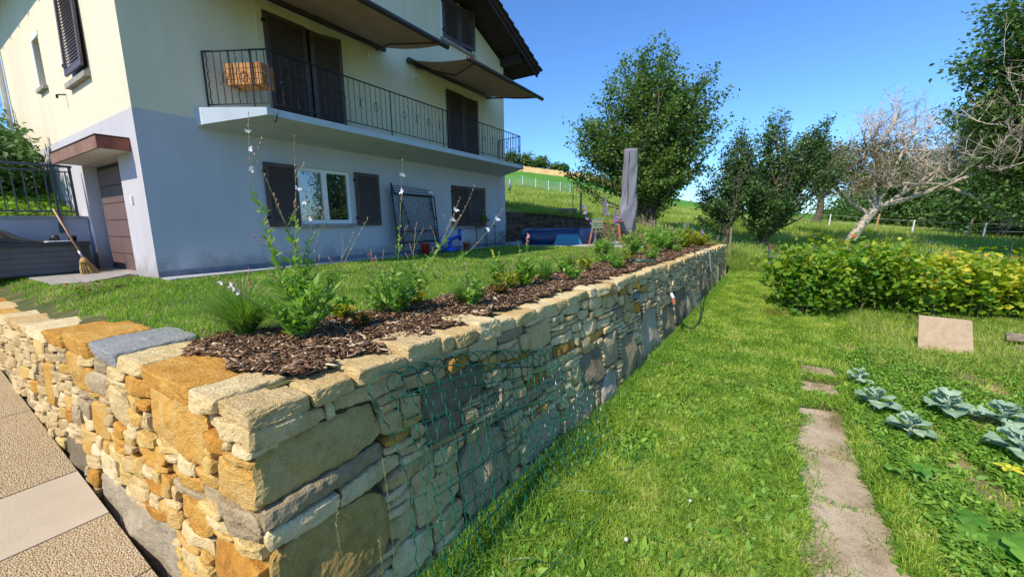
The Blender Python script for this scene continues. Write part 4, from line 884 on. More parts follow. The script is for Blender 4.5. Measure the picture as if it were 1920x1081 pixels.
def sample_pts(n, x0, x1, y0, y1, keep, d0, zf, pw=2.0):
    x = rg.uniform(x0, x1, n); y = rg.uniform(y0, y1, n); d = np.hypot(x, y); k = keep(x, y) & (rg.rand(n) < np.clip((d0/np.maximum(d, .1))**pw, 0, 1))
    x, y = x[k], y[k]; return np.stack([x, y, zf(x, y)], 1), d[k]
# upper lawn
def keep_up(x, y):
    left_ok = y > YT(x)+.34+.05*np.sin(x*7)
    pav = (x < -7.55+.03*np.sin(y*9)) & (y > 2.3); patio = (y > 11.75+(x+8.6)*.12) & (x < -3.0); path = ((x < -8.55) & (y > 1.27)) | ((y > 1.6) & (x < -8.4-(y-1.6)*1.1)) | ((y > 1.30) & (y < 1.6) & (x < -8.6+(y-1.3)*.67))
    return left_ok & ~pav & ~patio & ~path & (x < bed_in(y)+.03) & ((x < -3.2) | (y > 1.0)) & ((x < -2.9) | (y > 1.15))
Pp, d = sample_pts(420000, -12.5, -1.6, .6, 14.6, keep_up, 4.2, lambda x, y: LWN(x, y)-.005, 1.5)
blades('lawn_grass', Pp, rg.uniform(.022, .048, len(Pp)), .0016+.0006*d, M['grass_up'], 'short bright green mown grass of the upper lawn', 'grass', rg, .5)
# lower lawn
PATH = np.array([[.70, 2.4], [.72, 3.2], [.70, 4.2], [.74, 5.4], [.84, 6.3], [.86, 7.0]])
def path_off(x, y): return np.abs(x-np.interp(y, PATH[:, 1], PATH[:, 0]))
def path_in(x, y): return (path_off(x, y) < np.interp(y, [2, 3, 4, 5], [.315, .285, .25, .215])+.05*noise2(x*0+np.sign(x-.7), y, 15, 4)+.02*np.sin(y*13)+.02*np.sin(y*31)) & (y < 7.05) & ~((y > 5.62) & (y < 5.98)) & ~((y > 6.42) & (y < 6.62))
def foot(y): return xtop(y)-BAT*low(0, y)*1.0+.02
def keep_low(x, y): return (x > foot(y)-.02) & ~path_in(x, y)
garden = lambda x, y: (x > 1.15+.1*np.sin(y*2)) & (y < 8.2)
Pp, d = sample_pts(600000, -1.7, 3.2, .9, 9.5, lambda x, y: keep_low(x, y) & (~garden(x, y) | (rg.rand(len(x)) < .22)), 3.3, gz, 1.7)
hh = rg.uniform(.03, .075, len(Pp))*(1+.7*np.clip(noise2(Pp[:, 0], Pp[:, 1], 8, 3)+.3, 0, 1)); hh *= np.where(path_off(Pp[:, 0], Pp[:, 1]) < .42, 1.25, 1)
thin = noise2(Pp[:, 0], Pp[:, 1], 12, 2.4) > -.42
thin = rg.rand(len(Pp)) < sst(-.62, -.30, noise2(Pp[:, 0], Pp[:, 1], 12, 3.4)); Pp, hh, d = Pp[thin], hh[thin], d[thin]
blades('lower_lawn_grass', Pp, hh, .0018+.0006*d, M['grass_low'], 'rough green grass of the lower lawn between wall and garden', 'grass', rg, .62, 2)
Pp, d = sample_pts(420000, -1.4, 8, 8.5, 17.0, keep_low, 9, gz, 1.2)
blades('far_lawn_grass', Pp, rg.uniform(.04, .085, len(Pp)), .004+.0004*d, M['grass_low'], 'grass of the lower lawn beyond the raspberry bushes', 'grass', rg, .5)
n = 260; tx, ty = rg.uniform(-.9, 1.9, n), rg.uniform(1.3, 8, n); k = ~path_in(tx, ty) & (tx > foot(ty)+.1); tx, ty = tx[k], ty[k]; m_ = 42; x = np.repeat(tx, m_)+rg.normal(0, .035, len(tx)*m_); y = np.repeat(ty, m_)+rg.normal(0, .035, len(tx)*m_); Pp = np.stack([x, y, gz(x, y)], 1)
blades('coarse_grass', Pp, rg.uniform(.05, .14, len(Pp))*np.repeat(rg.uniform(.6, 1.3, len(tx)), m_), np.full(len(Pp), .0038), M['weed'], 'coarse tufts of longer grass scattered through the lower lawn', 'grass', rg, .8, 2)
n = 30; tx, ty = rg.uniform(-.6, 1.3, n), rg.uniform(1.6, 7, n); m_ = 160; x = np.repeat(tx, m_)+rg.normal(0, .07, n*m_); y = np.repeat(ty, m_)+rg.normal(0, .08, n*m_); Pp = np.stack([x, y, gz(x, y)+.004], 1)
blades('dry_thatch', Pp, rg.uniform(.03, .08, len(Pp)), np.full(len(Pp), .0028), M['dry'], 'dry straw coloured grass patches in the lower lawn', 'grass', rg, 1.3, 2)
n = 5200; y = rg.uniform(2.0, 7.1, n); sd_ = rg.choice([-1, 1], n); x = np.interp(y, PATH[:, 1], PATH[:, 0])+sd_*(np.interp(y, [2, 3, 4, 5], [.32, .29, .255, .225])-.09*rg.rand(n)**2*(noise2(y, sd_*3., 33, 5) > .1)*2.0); yj = rg.choice([2.93, 3.70, 4.52, 5.62, 5.98, 6.42], 520); x = np.concatenate([x, rg.uniform(.46, .98, 520)]); y = np.concatenate([y, yj+rg.normal(0, .025, 520)]); Pp = np.stack([x, y, gz(x, y)+.005], 1)
blades('path_edge_grass', Pp, rg.uniform(.025, .085, len(Pp)), np.full(len(Pp), .003), M['weed'], 'grass and weeds creeping over the slab edges and joints of the path', 'grass', rg, 1.0, 2)
# shadow-side taller grass along the wall foot
y = np.concatenate([rg.uniform(1.0, 14, 9000), rg.uniform(.9, 3.6, 7000)]); x = foot(y)+np.abs(rg.normal(0, .09, len(y)))*np.where(y < 3.6, 1.7, 1); Pp = np.stack([x, y, gz(x, y)], 1)
blades('wall_foot_grass', Pp, rg.uniform(.05, .17, len(Pp)), np.full(len(Pp), .0042), M['weed'], 'longer dark grass growing along the shaded foot of the wall', 'grass', rg, .6, 2)
# meadow on the slope
n = 150000; az = rg.uniform(-36, 24, n); r = 15.0+rg.rand(n)**1.5*38; x = r*np.sin(np.radians(az)); y = r*np.cos(np.radians(az))
k = (y > 15.2) & ~((x < -2.0) & (y < 15.9)); x, y, r = x[k], y[k], r[k]; Pp = np.stack([x, y, gz(x, y)], 1)
blades('meadow_grass', Pp, rg.uniform(.10, .34, len(x))*np.where(r > 40, .8, 1), .0035+.0007*r, M['meadow_blade'], 'tall pale green meadow grass on the slope behind the garden', 'grass', rg, .45)
# dry tall grass round the board and in front of the hedge
x = rg.uniform(1.6, 6.5, 26000); y = rg.uniform(7.4, 10.6, 26000)+.10*(x-1.6); Pp = np.stack([x, y, gz(x, y)], 1)
blades('seeding_grass', Pp, rg.uniform(.06, .19, len(x)), np.full(len(x), .0042), M['meadow_blade'], 'long seeding grass in front of the raspberry row', 'grass', rg, .7, 2)
x = rg.uniform(1.5, 6, 7000); y = rg.uniform(7.2, 9.8, 7000); k = noise2(x, y, 71, 2.2) > .05; x, y = x[k], y[k]; Pp = np.stack([x, y, gz(x, y)], 1)
blades('straw_grass', Pp, rg.uniform(.04, .14, len(x)), np.full(len(x), .004), M['dry'], 'straw coloured dead grass patches around the sandy board', 'grass', rg, .9, 2)
# broad leaved weeds in the lawn and the garden bed
def weeds(name, n, x0, x1, y0, y1, keep, hmax, label, L, seed, d0=4):
    rs = np.random.RandomState(seed); global rg; x = rs.uniform(x0, x1, n); y = rs.uniform(y0, y1, n); d_ = np.hypot(x, y); k = keep(x, y) & (rs.rand(n) < np.clip((d0/d_)**1.4, 0, 1)) & (noise2(x, y, seed, 3.5) > -.22)
    x, y = x[k], y[k]; m = 7; C_ = np.repeat(np.stack([x, y, gz(x, y)], 1), m, 0)+rs.normal(0, .022, (len(x)*m, 3)); C_[:, 2] = gz(C_[:, 0], C_[:, 1])+rs.rand(len(C_))**1.3*hmax*np.repeat(rs.uniform(.3, 1, len(x)), m)
    D = rs.normal(0, 1, (len(C_), 3)); D[:, 2] = rs.uniform(-.1, .9, len(C_))
    s = rs.uniform(.6, 1.3, len(C_)); Nn = rs.normal(0, .35, (len(C_), 3)); Nn[:, 2] = 1; V, F = leaf_quads(C_, D, Nn, L*s, L*.24*s)
    setp(mesh_obj(name, V, F, M['weed'], None, rnd=np.repeat(rs.beta(2, 2.2, len(C_)), 4)), label, 'weeds', kind='stuff')
weeds('lawn_weeds', 34000, -1.4, 1.6, 1.0, 9, lambda x, y: (x > foot(y)) & ~path_in(x, y), .04, 'small broad leaved weeds and clover growing through the lower lawn', .040, 51)
gx, gy_ = np.meshgrid(np.linspace(1.05, 5.5, 90), np.linspace(1.2, 8.4, 140), indexing='ij'); gZ = gz(gx, gy_)+.006; V = np.stack([gx, gy_, gZ], -1).reshape(-1, 3); i, j = np.meshgrid(np.arange(89), np.arange(139), indexing='ij'); b_ = (i*140+j).ravel()
setp(mesh_obj('garden_bed_ground', V, np.stack([b_, b_+140, b_+141, b_+1], 1), M['soil_garden'], smooth=True), kind='structure')
weeds('broad_weeds', 3800, -1.3, 1.7, 1.0, 7, lambda x, y: (x > foot(y)) & ~path_in(x, y), .05, 'larger plantain and dandelion leaves dotted through the lower lawn', .075, 53)
weeds('garden_weeds', 30000, .98, 4.5, 1.5, 8.3, lambda x, y: ~path_in(x, y) & garden(x, y), .12, 'dense leafy green weeds covering the vegetable bed right of the path', .050, 52)

# ---------------------------------------------------------------- stepping slabs
root = thing('stepping_stone_path', 'line of worn concrete slabs leading along the lower lawn', 'path', (.7, 4, -1.4)); root['kind'] = 'structure'
def slab(cx, cy, w, l, ang, seed):
    rs = np.random.RandomState(seed); n = 52; t = np.linspace(0, 1, n, endpoint=False); pts = []
    for q in t*4:
        s_, f_ = int(q), q-int(q); c = [(-1, -1), (1, -1), (1, 1), (-1, 1)]; a, b = c[s_], c[(s_+1) % 4]; pts.append([(a[0]+(b[0]-a[0])*f_)*w/2, (a[1]+(b[1]-a[1])*f_)*l/2])
    p = np.array(pts)*(1+rs.normal(0, .012, (n, 1))+.05*noise2(np.array(pts)[:, 0]*1., np.array(pts)[:, 1]*1., seed, 9)[:, None]); ca, sa = math.cos(ang), math.sin(ang); X = cx+p[:, 0]*ca-p[:, 1]*sa; Y = cy+p[:, 0]*sa+p[:, 1]*ca; z = float(gz(cx, cy))+.018
    V = [(a, b, z-.06) for a, b in zip(X, Y)]+[(a, b, z+noise2(a, b, 4, 3)*.004) for a, b in zip(X, Y)]+[(cx, cy, z+.003)]
    F = [(i, (i+1) % n, n+(i+1) % n, n+i) for i in range(n)]+[(n+i, n+(i+1) % n, 2*n) for i in range(n)]
    mesh_obj('stepping_slab', V, F, M['stepslab'], root)
m, t, p = nodes('worn_step_concrete'); P_ = pos(t)
c = ramp(t, noi(t, 2.6, 7, P_, .7), [(.3, (.33, .24, .14)), (.5, (.50, .39, .25)), (.7, (.62, .51, .36))]); c = mixc(t, .5, c, ramp(t, noi(t, 90, 3, P_), [(.35, (.4, .36, .3)), (.6, (1, 1, 1))]), 'MULTIPLY')
t.links.new(c, p.inputs['Base Color']); p.inputs['Roughness'].default_value = .95; p.inputs['Specular IOR Level'].default_value = .15; bump(t, p, noi(t, 60, 8, P_, .7), .6, .01); M['stepslab'] = m
for k, (cx, cy, w_, l_, an) in enumerate([(.74, 2.55, .72, .755, .02), (.71, 3.32, .64, .765, -.03), (.67, 4.12, .57, .80, .03), (.70, 5.05, .49, 1.03, -.05), (.80, 6.2, .40, .36, .05), (.86, 6.83, .36, .34, .1)]): slab(cx, cy, w_, l_, an, 200+k)

# ---------------------------------------------------------------- planting bed plants
def flower(mb_pet, c, d, size, rs, n=4):
    d = unit(np.array(d, float)); a0 = rs.uniform(0, 6.28); ref = np.array([0, 0, 1.]) if abs(d[2]) < .9 else np.array([1., 0, 0]); u = unit(np.cross(d, ref)); v = np.cross(d, u)
    for k in range(n):
        a = a0+(k*.62 if n == 4 else k*2*math.pi/n)*(1.6 if n == 4 else 1); q = unit(u*math.cos(a)+v*math.sin(a)+d*.25); sdv = unit(np.cross(q, d)); c_ = np.array(c)
        V = [c_, c_+q*size*.55+sdv*size*.30, c_+q*size*1.0+d*size*.1, c_+q*size*.55-sdv*size*.30]; mb_pet.add(V, [(0, 1, 2, 3)], rs.rand())
def add_leaves(C, D, Ln, Wn, rs, N0=None):
    Nn = rs.normal(0, .4, (len(C), 3)); Nn[:, 2] += 1; return leaf_quads(np.array(C), np.array(D, float), Nn, Ln, Wn)
def stems_plant(name, label, base, stems, cat='plant', leafmat='leaf_bed', stemmat='stem', lf=34, ll=.045, lw=.0055, leaf_to=.62, bush=0, bush_r=.13, bush_h=.35, seed=0, flowers=(), buds=True, group=None, fmat='petal', fsize=.02, side=True, r0=.0034):
    rs = np.random.RandomState(seed); b = np.array(base, float); b[2] = max(b[2], .01) if b[2] > -.5 else b[2]; root = thing(name, label, cat, tuple(b), group); st = MB(); C_, D_, L_ = [], [], []; bud = MB(); pet = MB(); Q_all = []
    for si, tip in enumerate(stems):
        tip = np.array(tip, float); o = b+np.array([*rs.normal(0, .02, 2), 0]); Q = curve_pts(o, tip, 12, .035, rs); Q_all.append(Q); st.tube(Q, np.linspace(r0, r0*.42, 12), 5, cap=False)
        Lt = np.linalg.norm(tip-b); n = int(lf*Lt/.6)
        for t in rs.uniform(.04, leaf_to, n):
            i = min(int(t*11), 10); c = Q[i]+(Q[i+1]-Q[i])*(t*11-i); a = rs.uniform(0, 6.28); C_.append(c); D_.append([math.cos(a), math.sin(a), rs.uniform(.2, 1.3)]); L_.append(ll*rs.uniform(.6, 1.3)*(1.25-t))
        if side and Lt > .5:
            for t in rs.uniform(.45, .85, rs.randint(1, 4)):
                i = min(int(t*11), 10); c = Q[i]; a = rs.uniform(0, 6.28); e = c+np.array([math.cos(a)*.09, math.sin(a)*.09, .14])*rs.uniform(.6, 1.5); st.tube(curve_pts(c, e, 5, .05, rs), [.0022, .002, .0018, .0016, .0014], 4, cap=False)
                for f in (.7, .85, 1.0): p_ = c+(e-c)*f; bud.tube([p_, p_+np.array([rs.normal(0, .003), rs.normal(0, .003), .014])], [.0042, .0015], 4)
        if buds:
            for t in np.linspace(.68, 1.0, 11):
                i = min(int(t*11), 10); c = Q[i]+(Q[i+1]-Q[i])*min(1, (t*11-i)); a = rs.uniform(0, 6.28); d = np.array([math.cos(a)*.008, math.sin(a)*.008, .013]); bud.tube([c, c+d], [.0036, .0014], 4)
        if si in flowers:
            for q in range(rs.randint(2, 4)):
                t = .97-.10*q; i = min(int(t*11), 10); c = Q[i]+np.array([*rs.normal(0, .012, 2), 0]); flower(pet, c+np.array([.0, -.004, .004]), (.8+rs.normal(0, .4), -.9+rs.normal(0, .3), .2), fsize*rs.uniform(.8, 1.15), rs)
    for k in range(bush):
        a = rs.uniform(0, 6.28); q = rs.rand()**.5; e = b+np.array([math.cos(a)*bush_r*q, math.sin(a)*bush_r*q, bush_h*rs.uniform(.45, 1.05)*(1.15-.4*q)]); Q = curve_pts(b+np.array([*rs.normal(0, .02, 2), 0]), e, 8, .05, rs); st.tube(Q, np.linspace(.003, .0012, 8), 4, cap=False)
        for t in rs.uniform(.15, 1.0, 16):
            i = min(int(t*7), 6); c = Q[i]+(Q[i+1]-Q[i])*(t*7-i); a2 = rs.uniform(0, 6.28); C_.append(c); D_.append([math.cos(a2), math.sin(a2), rs.uniform(.1, 1.4)]); L_.append(ll*rs.uniform(.6, 1.3))
    st.build('stems', M[stemmat], root)['kind'] = 'stuff'
    if C_:
        L_ = np.array(L_); V, F = add_leaves(C_, D_, L_, L_*(lw/ll)*1.6, rs); mesh_obj('foliage', V, F, M[leafmat], root, rnd=np.repeat(rs.beta(2, 2, len(C_)), 4))['kind'] = 'stuff'
    if bud.n: bud.build('buds', M['pink' if fmat == 'petal' else 'stem'], root)['kind'] = 'stuff'
    if pet.n: pet.build('petals', M[fmat], root)['kind'] = 'stuff'
    return root
stems_plant('flowering_plant', 'tallest airy plant with white flowers on long wands above the bark mulch', (-2.66, 1.48, .02),
            [(-2.73, 1.34, 1.48), (-2.73, 1.35, 1.24), (-2.62, 1.55, 1.37), (-2.63, 1.54, 1.15), (-2.72, 1.37, .88), (-2.54, 1.68, .95), (-2.84, 1.08, .49), (-2.82, 1.15, .48), (-2.38, 1.89, .84), (-2.49, 1.75, .73), (-2.57, 1.62, .59), (-2.70, 1.40, .60), (-2.9, 1.3, .45)],
            bush=34, bush_r=.30, bush_h=.50, ll=.088, lw=.0080, lf=40, seed=1, flowers=(0, 3, 6, 7), fsize=.024)
stems_plant('flowering_plant', 'second tall white flowered plant leaning right over the mulch bed', (-2.69, 2.38, .02),
            [(-2.61, 2.47, 1.33), (-2.26, 2.79, 1.02), (-2.16, 2.87, 1.12), (-1.95, 3.02, .94), (-2.55, 2.53, .80), (-2.43, 2.65, .56), (-2.81, 2.24, .55)],
            bush=34, bush_r=.30, bush_h=.44, ll=.080, lw=.0080, lf=34, seed=2, flowers=(0, 1, 3), fsize=.030)
stems_plant('red_flower_plant', 'plant with small upright red flower spikes beside the second tall plant', (-2.80, 2.28, .02), [(-2.81, 2.24, .60), (-2.67, 2.40, .46), (-2.6, 2.55, .40), (-2.9, 2.3, .42)], bush=14, bush_h=.3, seed=3, fmat='redflower', flowers=(0, 1, 2, 3), fsize=.013, ll=.04)
stems_plant('coneflower', 'upright coneflower with a fading pink head near the middle of the bed', (-2.40, 4.17, .02), [(-2.48, 4.12, .59), (-2.37, 4.18, .68), (-2.33, 4.25, .45)], bush=18, bush_r=.13, bush_h=.30, ll=.085, lw=.014, lf=30, leaf_to=.8, seed=4, buds=False, side=False, fmat='pink', flowers=(1,), fsize=.035, r0=.005)
stems_plant('coneflower', 'coneflower with small green heads left of the fading pink one', (-2.92, 4.35, .02), [(-3.03, 4.33, .47), (-2.93, 4.39, .43)], bush=14, bush_r=.12, bush_h=.26, ll=.08, lw=.013, lf=30, leaf_to=.8, seed=5, buds=False, side=False, fmat='yellow', flowers=(0, 1), fsize=.02, r0=.005)
V0 = (-3.07, 9.79, .02)
stems_plant('purple_flower_plant', 'tall thin stemmed plant with flat purple flower heads at the far end of the bed', V0, [(-3.30, 9.72, 1.49), (-3.39, 9.69, 1.36), (-3.84, 9.52, 1.24), (-3.78, 9.55, 1.00), (-3.04, 9.80, 1.14), (-3.04, 9.81, .92), (-3.35, 9.70, 1.18), (-3.2, 9.7, .8)],
            lf=14, ll=.07, lw=.008, seed=6, fmat='purple', flowers=(0, 1, 2, 3, 4, 5, 6), fsize=.075, buds=False, r0=.005)
for k, (p, h, r, m_, lb) in enumerate([((-2.51, 1.88, .03), .12, .07, 'leaf_red', 'small red tinged leafy plant alone on the mulch between the two tall plants'), ((-3.12, 2.15, .02), .14, .10, 'leaf_bed', 'low plant with a white bloom beside the foot of the tallest plant'),
        ((-2.85, 2.75, .02), .15, .14, 'leaf_yellow', 'low plant with yellowing leaves behind the second tall plant'), ((-2.98, 2.02, .02), .12, .10, 'leaf_yellow', 'low yellow and orange leaved plant in front of the second tall plant'), ((-2.65, 4.7, .02), .18, .14, 'leaf_yellow', 'yellow green low plant left of the middle grass tuft'),
        ((-2.35, 3.55, .03), .12, .10, 'leaf_red', 'low reddish plant on mulch right of the second grass tuft'), ((-2.6, 5.7, .02), .16, .16, 'leaf_bed', 'low green plant behind the middle grass tuft'), ((-2.0, 6.6, .02), .14, .14, 'leaf_yellow', 'yellowing clump next to the fourth grass tuft')]):
    stems_plant('low_plant', lb, p, [], bush=22, bush_r=r, bush_h=h, ll=.042, lw=.012, leafmat=m_, seed=20+k, buds=False)
LP = ['small seedling clump on the mulch close behind the coping', 'loose low clump on the lawn side of the bed', 'pale green low clump in the middle of the bed width']
for k, y in enumerate([2.9, 3.5, 3.9, 4.9, 5.3, 6.0, 6.4, 7.3, 7.8, 8.3, 8.8, 9.5, 10.4, 11.4]):
    rs_ = np.random.RandomState(k+900); a_ = bed_in(y); b_ = float(xtop(y))-.35; f_ = [.85, .12, .45][k % 3]; x = float(a_+(b_-a_)*f_)
    stems_plant('bed_seedling', LP[k % 3]+' '+['just past the red tinged plant', 'opposite the second grass tuft', 'left of the coneflowers', 'right of the pink coneflower', 'behind the middle grass tuft', 'before the fourth grass tuft', 'beside the fourth grass tuft', 'by the green nozzle', 'past the green nozzle', 'before the parasol', 'left of the parasol foot', 'below the parasol', 'past the parasol', 'near the wall end'][k], (x, y, .03), [(x+rs_.normal(0, .06), y+rs_.normal(0, .06), rs_.uniform(.2, .42)) for _ in range(3)], bush=16, bush_r=rs_.uniform(.10, .20), bush_h=rs_.uniform(.14, .30), ll=.06, lw=.009, leafmat=['leaf_bed', 'leaf_bed', 'leaf_yellow'][k % 3], seed=700+k, side=False, lf=16, group='low plants scattered through the bed')
# leafy perennials at the far end
for k, (x, y, h, r, m_, lb) in enumerate([(-2.45, 9.2, .48, .28, 'leaf_bed', 'leafy perennial just left of the parasol foot in the far bed'), (-2.15, 10.1, .55, .34, 'leaf_bed', 'tall leafy perennial in front of the parasol'), (-1.95, 11.1, .50, .36, 'leaf_bed', 'leafy perennial right of the parasol'),
        (-1.75, 12.2, .50, .34, 'leaf_yellow', 'yellow green perennial near the far end of the wall'), (-2.35, 12.4, .60, .40, 'leaf_bed', 'bushy perennial behind the far end of the bed'), (-1.5, 13.3, .42, .30, 'leaf_yellow', 'last perennial at the far end of the stone wall'), (-2.9, 8.4, .35, .2, 'leaf_bed', 'slim perennial at the lawn edge before the parasol'), (-2.9, 13.6, .7, .4, 'leaf_bed', 'tall perennial by the picket fence'), (-2.1, 14.3, .6, .4, 'leaf_bed', 'wild perennial under the leaning plank')]):
    rs_ = np.random.RandomState(k+300); stems_plant('leafy_perennial', lb, (x, y, .02), [(x+rs_.normal(0, .1), y+rs_.normal(0, .1), h*1.25) for _ in range(4)], bush=50, bush_r=r*1.15, bush_h=h*1.1, ll=.095, lw=.013, leafmat=m_, seed=40+k, lf=30, fmat='purple', flowers=(0, 1) if k in (5, 7, 8) else (), fsize=.05, buds=False, group='leafy perennials at the far end of the bed')
def grass_tuft(x, y, h, r, n, label, seed):
    rs = np.random.RandomState(seed); z = .02; root = thing('grass_tuft', label, 'ornamental grass', (x, y, z), 'ornamental grass tufts in the bed')
    a = rs.uniform(0, 6.28, n); q = rs.rand(n)**.6; D = np.stack([np.cos(a)*q, np.sin(a)*q, 0*a], 1); L = h*rs.uniform(.6, 1.1, n); P0 = np.array([x, y, z])+D*.035
    sd_ = np.stack([-np.sin(a+rs.normal(0, .8, n)), np.cos(a), 0*a], 1); w_ = .0016+.0004*math.hypot(x, y); Vs = []
    for t in (0, .35, .7, 1.0):
        c = P0+D*(r*(t**1.7))[:, None] if False else P0+D*(r*t**1.6)+np.array([0, 0, 1.])*(L*(1.45*t-.62*q*t*t*1.0-.2*t*t))[:, None]; wd = w_*(1-.85*t); Vs += [c-sd_*wd, c+sd_*wd]
    V = np.stack(Vs, 1).reshape(-1, 3); b = np.arange(n)*8; F = np.concatenate([np.stack([b+2*k, b+2*k+1, b+2*k+3, b+2*k+2], 1) for k in range(3)])
    mesh_obj('blades', V, F, M['tuftgrass'], root, rnd=np.repeat(rs.beta(2, 2.4, n), 8))['kind'] = 'stuff'
for k, t_ in enumerate([(-3.12, 1.34, .38, .50, 1300, 'large ornamental grass tuft at the near left end of the bed'), (-2.46, 3.04, .22, .26, 500, 'grass tuft right of the second tall flowering plant'), (-2.38, 4.66, .27, .22, 420, 'upright grass tuft right of the coneflowers'),
        (-2.14, 7.09, .26, .24, 420, 'grass tuft before the dark nozzle lying on the wall'), (-2.75, 6.4, .22, .18, 260, 'thin grass tuft at the lawn edge behind the coneflowers'), (-1.9, 9.0, .25, .2, 260, 'small grass tuft in the far part of the bed')]): grass_tuft(*t_, 70+k)
# grass stalks in the near lower corner
for k, (x, y, z0, z1) in enumerate([(-1.50, .93, -1.3, -.40), (-1.42, 1.12, -1.3, -.28), (-1.33, 1.0, -1.3, -.55)]):
    rs_ = np.random.RandomState(k); root = thing('seed_stalk', ['single grass seed stalk rising in front of the near wall corner', 'taller grass seed stalk beside the left edge of the green mesh', 'short grass seed stalk low beside the green mesh'][k], 'grass stalk', (x, y, z0), 'grass seed stalks at the wall corner'); st = MB(); Q = curve_pts((x, y, z0), (x+.02, y-.02, z1), 12, .03, rs_); st.tube(Q, np.linspace(.0022, .001, 12), 4)
    st.build('stalk', M['stem'], root); sd2 = MB()
    for t in np.linspace(.72, 1, 16): i = min(int(t*11), 10); c = Q[i]+(Q[i+1]-Q[i])*(t*11-i); sd2.tube([c, c+np.array([rs_.normal(0, .006), rs_.normal(0, .006), .013])], [.003, .001], 4)
    sd2.build('seed_head', M['dry'], root)['kind'] = 'stuff'

# ---------------------------------------------------------------- vegetable bed on the right
def cabbage(x, y, n, size, label, seed):
    rs = np.random.RandomState(seed); z = float(gz(x, y)); root = thing('cabbage_plant', label, 'vegetable', (x, y, z), 'blue green cabbage plants in the bed')
    MB().tube([(x, y, z-.02), (x+.01, y, z+.12), (x+.01, y, z+.24)], [.014, .014, .010], 6).build('stalk', M['vein'], root)
    for k in range(n):
        a = k*2.4+rs.normal(0, .2); f = k/n; d = np.array([math.cos(a), math.sin(a), 0]); sdv = np.array([-d[1], d[0], 0]); L = size*(1.1-.55*f)*rs.uniform(.85, 1.15); el = .15+1.0*f
        pet = .40; o = np.array([x, y, z+.08+.16*f]); nu, nv = 9, 8; V = []
        for i in range(nu+1):
            t = i/nu; wd = .50*L*math.sin(math.pi*min(1, t*.93+.05))**.55*(1 if t > .02 else .2)
            for j in range(nv+1):
                q = j/nv*2-1; rad_ = L*(.35+t); lob = 1+.07*math.sin(q*9+k)+.05*math.sin(t*17+k)*abs(q)
                h = math.sin(el)*rad_*.55+.05*L*math.sin(t*2.2)-.55*L*max(0, t-.35)**2+.13*L*q*q+.035*L*math.sin(q*7+t*9+k)*abs(q)
                V.append(o+d*(rad_*math.cos(el)*.8)*lob+sdv*q*wd*lob+np.array([0, 0, h]))
        idx = lambda i, j: i*(nv+1)+j
        F = [(idx(i, j), idx(i+1, j), idx(i+1, j+1), idx(i, j+1)) for i in range(nu) for j in range(nv)]; lf_ = mesh_obj('leaf', V, F, M['cabbage'], root, rnd=np.full(len(V), rs.rand()), smooth=True)
        mid = [np.array(V[idx(i, nv//2)])+np.array([0, 0, .002]) for i in range(nu)]; MB().tube([o]+mid, np.linspace(.006, .0018, nu+1), 4).build('midrib', M['vein'], lf_)
for k, c_ in enumerate([(1.28, 5.80, 11, .18, 'cabbage plant nearest the stepping slabs'), (1.44, 5.25, 12, .175, 'cabbage plant in front of the one nearest the slabs'), (1.24, 6.45, 9, .145, 'small cabbage plant furthest back by the slabs'), (1.90, 5.95, 13, .235, 'broad leaved cabbage plant in the middle of the bed'), (2.30, 5.90, 12, .215, 'cabbage plant right behind the broad leaved one'), (2.16, 5.22, 12, .235, 'large cabbage plant at the right edge above the yellow flower')]): cabbage(*c_, 400+k)
def squash(x, y, n, size, label, seed, up=.16):
    rs = np.random.RandomState(seed); z = float(gz(x, y)); root = thing('squash_plant', label, 'vegetable', (x, y, z), 'squash plants in the near right corner')
    for k in range(n):
        a = rs.uniform(0, 6.28); d = np.array([math.cos(a), math.sin(a), 0]); e = np.array([x, y, z])+d*rs.uniform(.05, .26)+np.array([0, 0, up*rs.uniform(.6, 1.3)]); pt = MB().tube(curve_pts((x, y, z), e, 6, .08, rs), [.005]*6, 5).build('leaf_stalk', M['stem'], root)
        R0 = size*rs.uniform(.7, 1.15); m_ = 22; V = [e]; tl = rs.normal(0, .35, 2)
        for ring in (.5, 1.0):
            for i in range(m_):
                t = i*2*math.pi/m_; rr = R0*ring*(1-.26*(ring == 1)*(math.cos(2.5*t)**2 > .82)-.45*math.exp(-((t-math.pi)**2)/.05)+.06*math.sin(5*t)); px_, py_ = rr*math.cos(t+a), rr*math.sin(t+a)
                V.append(e+np.array([px_, py_, tl[0]*px_+tl[1]*py_-.22*rr*rr/R0+.012*math.sin(5*t)*ring]))
        F = [(0, 1+i, 1+(i+1) % m_) for i in range(m_)]+[(1+i, 1+m_+i, 1+m_+(i+1) % m_, 1+(i+1) % m_) for i in range(m_)]
        mesh_obj('leaf', V, F, M['squashleaf'], root, rnd=np.full(len(V), rs.rand()), smooth=True)
squash(1.62, 3.78, 9, .10, 'squash plant with the biggest bright green leaves in the near right corner', 1); squash(1.38, 4.35, 5, .075, 'small squash plant with pointed pale leaves left of the yellow flower', 2); squash(1.75, 3.2, 5, .10, 'squash leaves cut by the bottom right corner of the picture', 3)
x, y = 1.97, 4.83; z = float(gz(x, y)); root = thing('squash_flower', 'single wide yellow squash flower in the weeds below the cabbages', 'flower', (x, y, z)); MB().tube([(x, y, z), (x, y, z+.10)], .005, 6).build('stalk', M['stem'], root)
